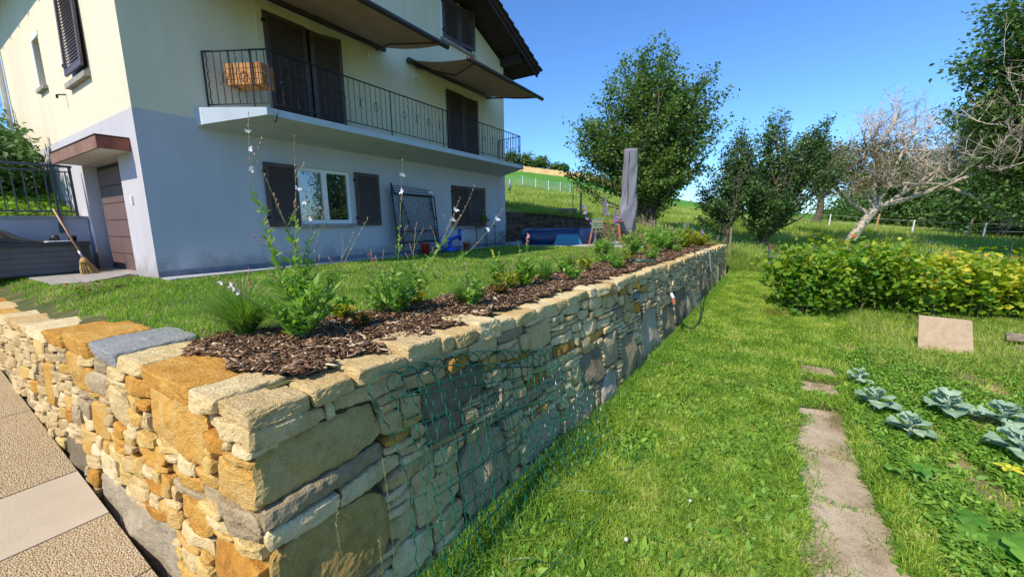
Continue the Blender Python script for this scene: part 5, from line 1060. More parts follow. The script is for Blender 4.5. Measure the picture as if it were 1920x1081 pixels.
for k in range(5):
    a = k*2*math.pi/5+.3; d = np.array([math.cos(a), math.sin(a), 0]); s_ = np.array([-d[1], d[0], 0]); o = np.array([x, y, z+.09]); up_ = np.array([0, 0, 1.])
    V = [o, o+d*.04+s_*.026+up_*.035, o+d*.075+s_*.024+up_*.035, o+d*.095+up_*.026, o+d*.075-s_*.024+up_*.035, o+d*.04-s_*.026+up_*.035]; mesh_obj('petal', V, [(0, 1, 2, 3, 4, 5)], M['yellow'], root, rnd=[.3+.1*k]*6)
# clover heads in the lower lawn
for k, (x, y) in enumerate([(-.62, 2.45), (-.45, 2.05), (-.18, 2.10), (-.1, 2.02), (.02, 2.15), (-.3, 3.1)]):
    z = float(gz(x, y)); root = thing('clover_head', 'tiny round white clover flower head '+['nearest the trailing green mesh', 'lone in the lawn below the green mesh', 'left one of the close clover pair', 'middle of the lawn at the bottom edge', 'right one at the bottom near the path', 'furthest back beside the wall shadow'][k], 'flower', (x, y, z), 'white clover heads in the lower lawn'); MB().tube([(x, y, z), (x, y, z+.07)], .0015, 4).build('stalk', M['stem'], root)
    V, F = lump((x, y, z+.078), (.012, 0, 0), (0, .012, 0), (0, 0, .011), np.random.RandomState(k), 4, 2.2, .002); mesh_obj('bloom', V, F, M['petal'], root)
# sandy board leaning at the hedge, planks at the right edge
def quad_slab(name, label, cat, pts, th, mat):
    p = np.array(pts, float); n = unit(np.cross(p[1]-p[0], p[3]-p[0])); V = np.concatenate([p, p+n*th]); c = p.mean(0); root = thing(name, label, cat, (c[0], c[1], p[:, 2].min()))
    mesh_obj('panel', V, [(3, 2, 1, 0), (4, 5, 6, 7), (0, 1, 5, 4), (1, 2, 6, 5), (2, 3, 7, 6), (3, 0, 4, 7)], mat, root); return root
b = setp(mesh_obj('leaning_board', [], [], M['board']), None)
bpy.data.objects.remove(b)
def board():
    z0 = float(gz(2.3, 8.4))-.03; p = np.array([(2.27, 8.42, z0), (2.88, 8.42, z0+.0), (2.83, 8.54, z0+.56), (2.25, 8.54, z0+.58)]); n = np.array([0, .035, .006]); m_ = 8; V = []
    for off in (0, 1):
        for i in range(m_+1):
            for j in range(m_+1):
                a, b_ = i/m_, j/m_; q = p[0]*(1-a)*(1-b_)+p[1]*a*(1-b_)+p[2]*a*b_+p[3]*(1-a)*b_; V.append(q+n*off)
    I = lambda o, i, j: o*(m_+1)**2+i*(m_+1)+j; F = []
    for i in range(m_):
        for j in range(m_): F += [(I(0, i, j), I(0, i+1, j), I(0, i+1, j+1), I(0, i, j+1)), (I(1, i, j+1), I(1, i+1, j+1), I(1, i+1, j), I(1, i, j))]
        F += [(I(0, i, 0), I(1, i, 0), I(1, i+1, 0), I(0, i+1, 0)), (I(0, i+1, m_), I(1, i+1, m_), I(1, i, m_), I(0, i, m_)), (I(0, 0, i+1), I(1, 0, i+1), I(1, 0, i), I(0, 0, i)), (I(0, m_, i), I(1, m_, i), I(1, m_, i+1), I(0, m_, i+1))]
    setp(mesh_obj('stone_board', V, F, M['board']), 'sandy coloured square slab standing upright in the grass before the hedge', 'board')
board()
for k, (x, y, a, L, lb) in enumerate([(3.75, 9.15, -.25, 1.0, 'upper grey weathered plank lying at the right edge'), (3.72, 8.85, -.4, .9, 'lower weathered plank lying at the right edge')]):
    z = float(gz(x, y))+.06+.12*(1-k); d = np.array([math.cos(a), math.sin(a), .02])*L/2; setp(MB().obox((x+.2, y, z), d, (-d[1]*.18, d[0]*.18, .02), (0, 0, .025)).build('plank', M['wood']), lb, 'plank')
# pile of dry clippings by the dark bush
x = rg.normal(.42, .16, 900); y = rg.normal(9.9, .14, 900); Pp = np.stack([x, y, gz(x, y)], 1); blades('dry_clippings', Pp, rg.uniform(.04, .10, 900), np.full(900, .006), M['leaf_red'], 'small heap of reddish dry clippings at the foot of the left bush', 'clippings', rg, .9)

# ---------------------------------------------------------------- left side: low wall, railing, bank, storage box, broom
root = thing('court_wall', 'low blue grey retaining wall with pale coping left of the garage', 'wall', (-11.35, 0, 0))
MB().box((-11.5, -2.5, -.2), (-11.2, 2.30, .985)).build('wall_body', M['blue'], root); MB().box((-11.52, -2.5, .987), (-11.17, 2.302, 1.03)).build('coping', M['paving'], root)
root = thing('metal_railing', 'dark grey metal railing along the low blue wall by the garage', 'railing', (-11.2, 0, 1.03))
xr = -11.15
MB().box((xr-.02, -2.5, 1.92), (xr+.02, 2.2, 1.96)).build('top_rail', M['greymetal'], root); MB().box((xr-.015, -2.5, 1.83), (xr+.015, 2.15, 1.85)).build('upper_rail', M['greymetal'], root); MB().box((xr-.015, -2.5, 1.10), (xr+.015, 2.15, 1.13)).build('bottom_rail', M['greymetal'], root)
for k in range(26): y = 2.10-k*.13; MB().box((xr-.006, y-.008, 1.131), (xr+.006, y+.008, 1.829)).build('baluster', M['greymetal'], root)
for y in (2.165, 1.93, .0): MB().box((xr-.018, y-.018, 1.031 if y > 2 else .75), (xr+.018, y+.018, 1.919)).build('post', M['greymetal'], root)
MB().box((-11.2, 1.90, .72), (-11.165, 1.96, .90)).build('wall_bracket', M['greymetal'], root)
X, Y = np.meshgrid(np.linspace(-26, -11.5, 50), np.linspace(-8, 2.3, 36), indexing='ij'); Zb = 1.0+.26*np.clip(-11.5-X, 0, 9)+noise2(X, Y, 4, 1.3)*.08*np.clip((-11.5-X)*2, 0, 1)
V = np.stack([X, Y, Zb], -1).reshape(-1, 3); i, j = np.meshgrid(np.arange(49), np.arange(35), indexing='ij'); b_ = (i*36+j).ravel()
setp(mesh_obj('raised_bank', V, np.stack([b_, b_+36, b_+37, b_+1], 1), M['soil_garden'], smooth=True), kind='structure')
bankz = lambda x, y: 1.0+.26*np.clip(-11.5-x, 0, 9)+noise2(x, y, 4, 1.3)*.08*np.clip((-11.5-x)*2, 0, 1)
x = rg.uniform(-17, -11.5, 9000); y = rg.uniform(-2, 2.28, 9000); Pp = np.stack([x, y, bankz(x, y)], 1); blades('bank_grass', Pp, rg.uniform(.06, .2, 9000), np.full(9000, .006), M['meadow_blade'], 'dry yellow green grass on the raised bank behind the railing', 'grass', rg, .7)
n = 1500; c = np.stack([rg.uniform(-15, -11.6, n), rg.uniform(-.5, 2.2, n)], 1); C_ = np.repeat(np.column_stack([c, bankz(c[:, 0], c[:, 1])+.05]), 6, 0)+rg.normal(0, .05, (n*6, 3)); setp(leaves('bank_groundcover', C_, M['weed'], None, .09, .035, rs=rg, up=1.2), 'leafy ground cover with broad leaves on the bank behind the railing', 'ground cover', kind='stuff')
def bush(name, label, c, r, n, L, mat, seed, cat='bush'):
    rs = np.random.RandomState(seed); c = np.array(c, float); root = thing(name, label, cat, tuple(c)); d = unit(rs.normal(0, 1, (n, 3))); q = rs.uniform(.55, 1.05, n)[:, None]*(1+.25*np.sin(d[:, :1]*5+seed)*np.cos(d[:, 2:]*4))
    P = c+np.array([0, 0, r[2]])+d*q*np.array(r); P = P[P[:, 2] > c[2]]; st = MB()
    for k in range(26): e = P[rs.randint(len(P))]; st.tube(curve_pts(c, e, 6, .05, rs), np.linspace(.02, .005, 6), 4, cap=False)
    st.build('branches', M['bark'], root)['kind'] = 'stuff'; leaves('foliage', P, M[mat], root, L, L*.36, rs=rs)['kind'] = 'stuff'
bush('dark_bush', 'dark evergreen bush against the house wall at the left edge', (-13.6, 1.45, 1.5), (1.25, .8, .72), 4200, .11, 'leaf_dark', 3)
bush('left_shrub', 'lighter shrub behind the dark bush at the far left edge', (-15.8, .6, 2.0), (1.5, 1.6, 1.0), 4200, .13, 'leaf_wood', 5)
st = MB(); root = thing('bare_shoot', 'thin shoot with few leaves rising in front of the cream wall at far left', 'shoot', (-13.7, 1.2, 2.6)); Q = curve_pts((-13.9, 1.0, 2.6), (-13.1, 1.5, 3.45), 10, .06, RS); st.tube(Q, np.linspace(.012, .004, 10), 4).build('stem', M['stemdry'], root); leaves('leaves', np.repeat(Q[3:], 5, 0)+RS.normal(0, .05, (35, 3)), M['leaf_brown'], root, .09, .035)
# storage box
root = thing('storage_box', 'dark grey slatted garden storage box standing under the railing', 'storage box', (-10.6, 1.5, 0))
bx = (-11.12, .62, 0), (-10.25, 2.06, .57)
MB().box((-11.10, .64, .02), (-10.28, 2.04, .50)).build('body', M['boxframe'], root)
for k in range(5): MB().box((-10.28, .72, .045+k*.092), (-10.262, 1.96, .045+k*.092+.086)).build('front_slat', M['boxslat'], root)
for y in (.62, 1.965): MB().box((-10.285, y, 0), (-10.245, y+.095, .50)).build('corner_post', M['boxframe'], root)
MB().box((-11.14, .60, .50), (-10.22, 2.08, .57)).build('lid', M['boxframe'], root)
# black sheet heaped on the box, papers, pot
def sheet():
    nx, ny = 30, 30; V = []; rs = np.random.RandomState(4)
    for i in range(nx+1):
        for j in range(ny+1):
            a, b = i/nx, j/ny; x = -10.32-a*.7; y = .62+b*.98; h = .27*math.exp(-((b-.42)/.28)**2)*math.exp(-((a-.5)/.45)**2)+.022*abs(math.sin(b*17+a*6))*(1-abs(2*b-1))+.015*math.sin(a*13+b*9)
            V.append((x+.03*math.sin(b*9), y, .578+max(0, h)*(1 if 0 < i < nx and 0 < j < ny else 0)))
    F = [(i*(ny+1)+j, (i+1)*(ny+1)+j, (i+1)*(ny+1)+j+1, i*(ny+1)+j+1) for i in range(nx) for j in range(ny)]
    V2 = [(x, y, .572) for x, y, z in V]; n = len(V); F2 = [tuple(n+i for i in f[::-1]) for f in F]
    setp(mesh_obj('black_sheet', V+V2, F+F2, M['bag'], smooth=True), 'crumpled shiny black plastic sheet heaped on the storage box lid', 'plastic sheet')
sheet()
V, F = lump((-10.6, 1.72, .63), (.09, 0, 0), (0, .06, 0), (0, 0, .065), np.random.RandomState(8), 6, 2.4, .012); setp(mesh_obj('black_bundle', V, F, M['bag']), 'small black bundle beside the papers on the storage box', 'bundle')
setp(MB().obox((-10.36, 1.70, .580), (.10, .03, 0), (-.04, .16, 0), (0, 0, .007)).build('papers', M['white']), 'white papers lying on the edge of the storage box lid', 'papers')
setp(MB().lathe((-10.5, 1.92, .571), [(.04, 0), (.055, .10), (.06, .10), (.05, .02)], 14).build('small_pot', M['black'], None, True), 'small black plant pot on the right end of the storage box', 'pot')
# broom
root = thing('broom', 'straw broom leaning handle up against the storage box', 'broom', (-9.98, 1.90, 0)); f0 = np.array([-9.98, 1.90, .30]); f1 = np.array([-10.28, 1.72, 1.13])
MB().tube([f0, f1], .013, 8).build('handle', M['broomwood'], root, True); MB().tube([f0-(f1-f0)*.03, f0+(f1-f0)*.14], .019, 8).build('ferrule', M['silver'], root, True)
hb = MB(); rs_ = np.random.RandomState(2)
for k in range(190):
    a = rs_.uniform(-1, 1); b = rs_.uniform(-1, 1); t_ = np.array([f0+[0, 0, .0], f0+np.array([.02*b, a*.055+.01, -.07]), f0+np.array([.045*b+.03, a*.10+.03, -.19]), f0+np.array([.05*b+.06, a*.125+.05, -.295-.0*abs(a)])]); hb.tube(t_, [.003, .004, .0035, .0018], 3, cap=False, r=rs_.rand())
hb.build('bristles', M['bristle'], root)['kind'] = 'stuff'
MB().lathe(f0+np.array([0, .01, -.09]), [(.02, .09), (.04, .07), (.062, .02), (.064, -.0)], 12).build('shoulder', M['bristle'], root, True)

# ---------------------------------------------------------------- things along the house front and on the patio
def frame_tubes(mb, pts, r, k=6):
    for a, b in zip(pts[:-1], pts[1:]): mb.tube([a, b], r, k)
    return mb
# folded table tennis table
m, t, p = nodes('embossed_sheet'); P_ = pos(t); mp = N(t, 'ShaderNodeMapping'); mp.inputs['Scale'].default_value = (1, 17, 17); t.links.new(P_, mp.inputs[0])
v = N(t, 'ShaderNodeTexVoronoi'); v.inputs['Scale'].default_value = 1.0; v.inputs['Randomness'].default_value = 0.12; t.links.new(mp.outputs[0], v.inputs['Vector']); c = ramp(t, v.outputs['Distance'], [(.2, (.66, .67, .66)), (.42, (.13, .13, .14))]); t.links.new(c, p.inputs['Base Color']); p.inputs['Metallic'].default_value = .05; p.inputs['Roughness'].default_value = .4; M['emboss'] = m
root = thing('folded_table', 'folded games table with patterned silver underside leaning on the house wall', 'folding table', (-7.7, 7.6, .02))
def lean(y, z, o=0): return (-7.62-.10*(z-.2)+o, y, z)
V = [lean(6.95, .30), lean(8.34, .30), lean(8.34, 1.72), lean(6.95, 1.76)]; V += [lean(6.95, .30, -.03), lean(8.34, .30, -.03), lean(8.34, 1.72, -.03), lean(6.95, 1.76, -.03)]
mesh_obj('tabletop', V, [(0, 1, 2, 3), (7, 6, 5, 4), (0, 4, 5, 1), (1, 5, 6, 2), (2, 6, 7, 3), (3, 7, 4, 0)], M['emboss'], root)
frame_tubes(MB(), [lean(6.9, .12, .03), lean(6.9, 1.80, .03), lean(6.95, 1.55, .05), lean(8.36, 1.52, .05), lean(8.38, .12, .03)], .018).build('frame', M['iron'], root)
frame_tubes(MB(), [lean(6.97, .62, .05), lean(8.36, .62, .05)], .014).build('cross_bar', M['iron'], root); frame_tubes(MB(), [lean(6.97, .34, .05), lean(8.36, .34, .05)], .016).build('cross_bar', M['iron'], root)
for a, b in (((7.15, 1.5), (7.02, .2)), ((7.12, 1.45), (7.35, .66)), ((8.22, 1.48), (8.3, .2)), ((8.15, 1.4), (8.3, .9))): frame_tubes(MB(), [lean(a[0], a[1], .06), lean(b[0], b[1], .07)], .012).build('folding_leg', M['iron'], root)
MB().box((-7.60, 8.10, 1.60), (-7.66, 8.22, 1.66)).build('label_plate', M['white'], root)
for y in (7.02, 7.5, 8.28):
    MB().tube([(-7.52, y-.015, .075), (-7.52, y+.015, .075)], .055, 12).build('castor_wheel', M['iron'], root); MB().tube([(-7.52, y-.018, .075), (-7.52, y+.018, .075)], .018, 8).build('wheel_hub', M['white'], root)
for y in (7.05, 8.25): MB().box((-7.63, y-.012, .42), (-7.60, y+.02, .58)).build('red_catch', M['redplastic'], root)
setp(MB().lathe((-7.40, 7.62, .02), [(.095, 0), (.12, .24), (.135, .25), (.13, .262), (.115, .25), (.09, .02)], 20).build('red_bucket', M['redplastic'], None, True), 'red plastic bucket in front of the folded games table', 'bucket')
root = thing('blue_seesaw', 'blue plastic children seesaw standing by the folded table', 'toy', (-7.45, 8.8, .02))
frame_tubes(MB(), [(-7.45, 8.25, .30), (-7.45, 8.5, .33), (-7.45, 9.1, .42)], .055, 10).build('beam', M['blueplastic'], root, True); MB().lathe((-7.45, 8.68, .02), [(.20, 0), (.16, .05), (.06, .14), (.06, .28)], 14).build('foot', M['blueplastic'], root, True)
frame_tubes(MB(), [(-7.45, 9.12, .30), (-7.45, 9.10, .58), (-7.45, 9.15, .62)], .05, 8).build('backrest', M['blueplastic'], root, True); frame_tubes(MB(), [(-7.40, 8.24, .10), (-7.42, 8.22, .42)], .05, 8).build('seat_end', M['blueplastic'], root, True)
for y in (8.35, 9.0): MB().tube([(-7.46, y-.02, .07), (-7.40, y+.02, .07)], .055, 12).build('roller', M['blueplastic'], root, True)
def pot(name, label, c, r, h, plant=None):
    root = thing(name, label, 'plant pot', c, None); MB().lathe(c, [(r*.7, 0), (r, h*.8), (r*1.12, h*.8), (r*1.12, h), (r*.95, h), (r*.9, h*.8)], 16).build('pot', M['terracotta'], root, True)
    if plant:
        rs = np.random.RandomState(3); n = 130; P = np.array(c)+np.array([0, 0, h])+np.abs(rs.normal(0, 1, (n, 3)))*np.array([1, 1, .13])*[1, 1, 1]*np.sign(rs.normal(0, 1, (n, 3))*[1, 1, 0]+[0, 0, 1])*[plant*.55, plant*.55, 1]; leaves('foliage', P, M['leaf_dark'], root, .08, .03, rs=rs)['kind'] = 'stuff'
        fl = MB(); [flower(fl, P[rs.randint(n)]+[.02, 0, .03], (.8, -.5, .6), .03, rs, 5) for _ in range(9)]; fl.build('blooms', M['yellow'], root)['kind'] = 'stuff'
pot('floor_pot', 'terracotta pot on the lawn edge right of the blue seesaw', (-7.45, 9.42, .02), .10, .22)
# small green table with flower pot, two folding chairs
root = thing('small_green_table', 'slim dark green metal table standing at the house wall', 'table', (-7.5, 10.5, .02)); MB().box((-7.74, 10.22, .69), (-7.26, 10.78, .71)).build('tabletop', M['iron'], root)
for a in (-7.70, -7.30):
    for b in (10.27, 10.73): MB().tube([(a, b, .02), (a, b, .69)], .011, 6).build('leg', M['iron'], root)
pot('table_pot', 'terracotta pot with yellow flowers on the slim green table', (-7.5, 10.38, .711), .075, .15, .12)
def chair(label, x, y, a, mat, group, arms=False, cat='chair', tall=.86):
    root = thing('folding_chair', label, cat, (x, y, .03), group); ca, sa = math.cos(a), math.sin(a); W = lambda u, v, z: (x+u*ca-v*sa, y+u*sa+v*ca, .03+z)
    for u in (-.20, .20):
        MB().tube([W(u, .20, 0), W(u, .05, .30), W(u, -.20, .46), W(u*.97, -.24, tall)], .011, 6).build('leg', mat, root); MB().tube([W(u*.92, -.24, 0), W(u*.92, .02, .26), W(u*.92, .20, .45)], .011, 6).build('leg', mat, root)
    for k in range(5): MB().obox(W(0, -.16+k*.085, .455), (.20*ca, .20*sa, 0), (-.032*sa, .032*ca, 0), (0, 0, .007)).build('seat_slat', mat, root)
    for k in range(4): MB().obox(W(0, -.225-.004*k, tall-.02-.075*k), (.20*ca, .20*sa, 0), (-.006*sa, .006*ca, 0), (0, 0, .025)).build('back_slat', mat, root)
    MB().tube([W(-.195, -.24, tall), W(-.15, -.24, tall+.035), W(.15, -.24, tall+.035), W(.195, -.24, tall)], .011, 6).build('back_frame', mat, root)
    return root
M['brownwood'] = plain('brown_slat_wood', (.10, .05, .03), .6)
chair('green slatted folding chair nearest the house wall', -7.35, 11.05, 2.2, M['greenmetal'], 'folding chairs on the patio'); chair('dark brown wooden folding chair beside the green one by the wall', -7.45, 11.55, 1.9, M['brownwood'], 'folding chairs on the patio')
chair('pale green metal chair with its back to the lawn at the orange legged table', -4.30, 12.35, -.15, M['greenmetal'], 'folding chairs on the patio', tall=.83); chair('pale green metal chair half hidden behind the covered parasol', -4.05, 13.15, 1.3, M['greenmetal'], 'folding chairs on the patio', tall=.83)
root = thing('garden_table', 'patio table with splayed orange wooden legs beside the parasol', 'table', (-4.2, 12.9, .03)); MB().obox((-4.22, 12.75, .80), (.46, .12, 0), (-.09, .35, 0), (0, 0, .014)).build('tabletop', M['orangewood'], root)
for (x0, y0), (x1, y1) in (((-4.55, 12.40), (-4.68, 12.30)), ((-3.82, 12.58), (-3.68, 12.52)), ((-4.66, 13.02), (-4.78, 13.1)), ((-3.95, 13.2), (-3.85, 13.3))): MB().tube([(x0, y0, .79), (x1, y1, .03)], [.04, .026], 8).build('leg', M['orangewood'], root)
setp(MB().box((-3.98, 12.60, .816), (-3.80, 12.78, .85)).build('red_box', M['redflower'].copy() if False else M['redplastic']), 'small red item lying on the right corner of the orange legged table', 'box')
# inflatable pool under a dark cover with turquoise sheet
def pool():
    root = thing('paddling_pool', 'navy blue inflatable pool on the patio with a turquoise panel in front', 'pool', (-6.0, 13.4, .03)); c = np.array([-6.25, 13.45]); d1 = unit(np.array([2.1, 1.41])); d2 = np.array([-d1[1], d1[0]]); a, b = 1.30, .80
    n = 72; rings = []
    prof = [(.05, .0), (.12, .05), (.14, .2), (.12, .36), (.04, .49), (-.08, .53), (-.19, .49), (-.22, .40), (-.5, .385), (-.95, .38)]
    V = []
    for o, z in prof:
        for i in range(n):
            t = i*2*math.pi/n; ct, st_ = math.cos(t), math.sin(t); ex = abs(ct)**.45*np.sign(ct), abs(st_)**.45*np.sign(st_); f = 1 if o > -.3 else (1+o)*.9
            wr = .012*math.sin(i*1.9)*(.3 < z < .52)+.02*math.sin(i*.7+1)*(z > .2)
            q = c+d1*(ex[0]*(a+(o if o > -.3 else 0)+wr)*(f if o <= -.3 else 1))+d2*(ex[1]*(b+(o if o > -.3 else 0)+wr)*(f if o <= -.3 else 1)); V.append((q[0], q[1], .03+z+wr*.6))
    F = [(i*n+j, i*n+(j+1) % n, (i+1)*n+(j+1) % n, (i+1)*n+j) for i in range(len(prof)-1) for j in range(n)]; F.append(tuple((len(prof)-1)*n+j for j in range(n)))
    mesh_obj('covered_ring', V, F, M['poolblue'], root, smooth=True)
    e = c-d2*(b+.175)+d1*.12; V = []
    for i in range(9):
        for (z, o) in ((.0, .05), (.10, .035), (.24, .02), (.34, .0)): u = (i/8*2-1)*(.50-.45*z); q = e+d1*u-d2*o; V.append((q[0], q[1], .032+z))
    V2 = [(x+d2[0]*.03, y+d2[1]*.03, z) for x, y, z in V]; m_ = len(V); F = [(i*4+j, (i+1)*4+j, (i+1)*4+j+1, i*4+j+1) for i in range(8) for j in range(3)]; F += [tuple(m_+k for k in f[::-1]) for f in F]
    mesh_obj('turquoise_panel', V+V2, F, M['turq'], root, smooth=True)
pool()
# covered parasol
root = thing('covered_parasol', 'closed cantilever parasol under a grey zipped fabric cover on the patio', 'parasol', (-3.75, 13.3, .03))
MB().lathe((-3.75, 13.3, .03), [(.26, 0), (.26, .05), (.08, .07), (.05, .12)], 20).build('base', M['greymetal'], root, True); MB().tube([(-3.75, 13.3, .1), (-3.75, 13.3, 2.9)], .045, 10).build('pole', M['greymetal'], root, True)
cu, cvv = np.array([.93, .36]), np.array([-.36, .93]); V = []; n = 40; rs_ = np.random.RandomState(9); lev = np.linspace(0, 1, 44)
for t in lev:
    z = .42+2.66*t; w_ = np.interp(t, [0, .05, .15, .28, .42, .8, .97, 1], [.18, .26, .285, .27, .235, .225, .22, .20]); off = np.interp(t, [0, .15, .35, .6, 1], [-.01, -.05, -.0, .02, .02])
    for i in range(n):
        a = i*2*math.pi/n; ca, sa = math.cos(a), math.sin(a); ex = abs(ca)**.6*np.sign(ca), abs(sa)**.6*np.sign(sa); fold = 1.15*.020*math.sin(3*a+9*t)*(1-t)**.7+.018*math.sin(5*a-14*t+2)*(t < .8)+.016*math.exp(-((((t-.30)*3.0-ca*.45)/.12)**2))+.012*math.sin(22*t+2*a)*math.exp(-((t-.22)/.12)**2)
        q = np.array([-3.72, 13.3])+cu*(ex[0]*(w_+fold)+off)+cvv*(ex[1]*(w_*.8+fold)); V.append((q[0], q[1], z+.02*math.sin(a*2)*(t < .05)))
F = [(i*n+j, i*n+(j+1) % n, (i+1)*n+(j+1) % n, (i+1)*n+j) for i in range(len(lev)-1) for j in range(n)]+[tuple((len(lev)-1)*n+j for j in range(n)), tuple(range(n))[::-1]]
mesh_obj('fabric_cover', V, F, M['cover'], root, smooth=True)
zt_ = np.linspace(.55, 2.98, 14); MB().tube(np.stack([-3.72+.02+0*zt_+.012*np.sin(zt_*5), 13.3-.215+0*zt_, zt_], 1), .009, 5).build('zip', M['greymetal'], root)
MB().tube([(-3.90, 13.14, .42), (-3.74, 13.06, .405), (-3.56, 13.2, .42)], .008, 5).build('drawstring_hem', M['greymetal'], root)
# orange planter crate on the balcony railing, clamped inside
root = thing('balcony_planter', 'bright orange brown wooden planter box hung inside the balcony railing', 'planter', (-7.5, 3.7, 3.1))
pc = np.array([-7.50, 3.78, 3.28]); pu = np.array([.83, .43, 0])*.34; pv = np.array([-.43, .83, 0])*.16
for k in range(4):
    z = np.array([0, 0, -.13+k*.085])
    for sg in (-1, 1): MB().obox(pc+pv*sg+z, pu, pv*.09, (0, 0, .039)).build('board', M['planter'], root); MB().obox(pc+pu*sg*.97+z, pu*.03, pv*.9, (0, 0, .039)).build('board', M['planter'], root)
MB().obox(pc+np.array([0, 0, -.17]), pu, pv, (0, 0, .01)).build('bottom', M['planter'], root)
for sg in (-.6, .6): MB().tube([pc+pu*sg+np.array([0, 0, -.19]), pc+pu*sg-pv*1.3+np.array([0, 0, -.19]), pc+pu*sg-pv*1.3+np.array([0, 0, .36])], .008, 5).build('hanger', M['iron'], root)

# ---------------------------------------------------------------- dark earth bank behind the patio, log, posts, fences
def earthbank():
    nx, ny = 90, 30; V = []
    for i in range(nx+1):
        for j in range(ny+1):
            x = -12+9.6*i/nx; t = j/ny; y0 = 14.75+.10*(x+8); H = float(np.interp(x, [-12, -8, -6, -4.2, -2.6], [1.4, 1.18, .92, .50, .10])); y = y0+1.1*t; z = H*sst(0, 1, t)**.8+noise2(x*1.0, y+z0_(t), 6, 9)*.06*math.sin(t*math.pi); V.append((x, y, z))
    V.append((0, 0, 0)); V.pop()
    F = [(i*(ny+1)+j, (i+1)*(ny+1)+j, (i+1)*(ny+1)+j+1, i*(ny+1)+j+1) for i in range(nx) for j in range(ny)]
    setp(mesh_obj('earth_bank', V, F, M['earth'], smooth=False), kind='structure')
z0_ = lambda t: t*3
earthbank()
rs_ = np.random.RandomState(12); st = MB()
for k in range(160):
    x = rs_.uniform(-8.3, -4); t = rs_.rand(); H = float(np.interp(x, [-12, -8, -6, -4.2, -2.6], [1.4, 1.18, .92, .50, .10])); c = (x, 14.72+.10*(x+8)+1.1*t, H*float(sst(0, 1, t))**.8); q = rs_.uniform(.03, .09); V, F = lump(c, (q, 0, 0), (0, q*.7, 0), (0, 0, q*.6), rs_, 3, 3, .01); st.add(V, F)
setp(st.build('bank_stones', M['earth']), 'loose brown stones and clods on the dark earth bank behind the pool', 'rubble', kind='stuff')
x = rg.uniform(-9, -2.5, 9000); y = 15.55+.10*(x+8)+rg.uniform(0, .9, 9000); Hh_ = np.interp(x, [-12, -8, -6, -4.2, -2.6], [1.4, 1.18, .92, .50, .10]); Pp = np.stack([x, y, np.minimum(Hh_, gz(x, y)+3)-.03], 1)
blades('bank_top_grass', Pp, rg.uniform(.1, .3, 9000), np.full(9000, .012), M['meadow_blade'], 'long grass hanging over the top edge of the earth bank', 'grass', rg, .6)
setp(MB().tube([(-7.55, 15.9, 1.28), (-6.75, 16.25, 1.26)], .11, 12).build('timber_log', M['wood'], None), 'short pale timber log lying on top of the earth bank', 'log')
def post(label, x, y, z0, z1, r, mat, lean=(0, 0), name='fence_post', group='posts along the garden edge and meadow', k=7):
    return setp(MB().tube([(x, y, z0-.15), (x+lean[0], y+lean[1], z1)], [r, r*.85], k).build(name, mat), label, 'post', group)
post('brown wooden post rising right of the timber log', -6.45, 15.95, .9, 1.95, .05, M['wood']); post('thin iron stake between the log and the brown wooden post', -6.75, 15.8, .9, 1.95, .02, M['greymetal']); post('dark short post among the purple flowers', -5.1, 16.3, .7, 1.35, .06, M['wood'])
post('small leaning stake in the meadow under the green netting', -14.7, 35.0, 3.2, 4.3, .06, M['stemdry'], (.1, 0))
root = thing('marker_pole', 'stick with a pale blue grey plastic sleeve standing in the meadow by the house corner', 'marker pole', (-13.0, 20.7, 2.1)); MB().tube([(-13.0, 20.7, 2.0), (-12.95, 20.7, 3.0)], .03, 6).build('stick', M['stemdry'], root); MB().tube([(-12.97, 20.7, 2.7), (-12.9, 20.7, 3.35)], .075, 10).build('sleeve', M['pipe'], root, True)
# netting on the hillside
M['net'] = plain('green_netting', (.16, .42, .30), .6)
root = thing('green_net_fence', 'pale green netting fence with white stakes on the hillside', 'net fence', (-17, 33, 3.6)); NP = [(-21.8, 31.2), (-20.6, 31.93), (-19.14, 32.9), (-17.8, 33.0), (-16.6, 33.2), (-15.6, 33.6), (-14.9, 34.2), (-15.5, 36.0)]
for x, y in NP[:-1]: z = float(gz(x, y)); MB().tube([(x, y, z-.1), (x, y, z+1.0)], .03, 5).build('stake', M['white'], root)
nm = MB(); tot = 0
for (x0, y0), (x1, y1) in zip(NP[:-1], NP[1:]):
    L = math.hypot(x1-x0, y1-y0); m_ = int(L/.16)
    for k in range(m_): x, y = x0+(x1-x0)*k/m_, y0+(y1-y0)*k/m_; z = float(gz(x, y)); nm.bar((x, y, z), (x, y, z+.95), .022, .022)
    for h in np.linspace(.05, .85, 7): nm.bar((x0, y0, float(gz(x0, y0))+h), (x1, y1, float(gz(x1, y1))+h), .016, .016)
nm.build('netting', M['net'], root)['kind'] = 'stuff'
# picket fence and leaning plank
root = thing('picket_fence', 'short grey weathered picket fence under the big tree', 'fence', (-3.4, 16.2, .1))
for k in range(13):
    x = -3.95+k*.13; y = 16.4+.05*k; z = float(gz(x, y)); MB().bar((x, y, z-.05), (x+rs_.normal(0, .02), y, z+.62+rs_.normal(0, .05)), .06, .018, up=(0, 1, 0)).build('picket', M['wood'], root)
for h in (.2, .5): MB().bar((-4.0, 16.42, float(gz(-4, 16.4))+h), (-2.3, 17.1, float(gz(-2.3, 17.1))+h), .03, .05).build('rail', M['wood'], root)
setp(MB().bar((-2.85, 16.0, .50), (-2.05, 15.6, -.02), .09, .03).build('leaning_plank', M['wood']), 'pale plank leaning at a slant right of the picket fence', 'plank')
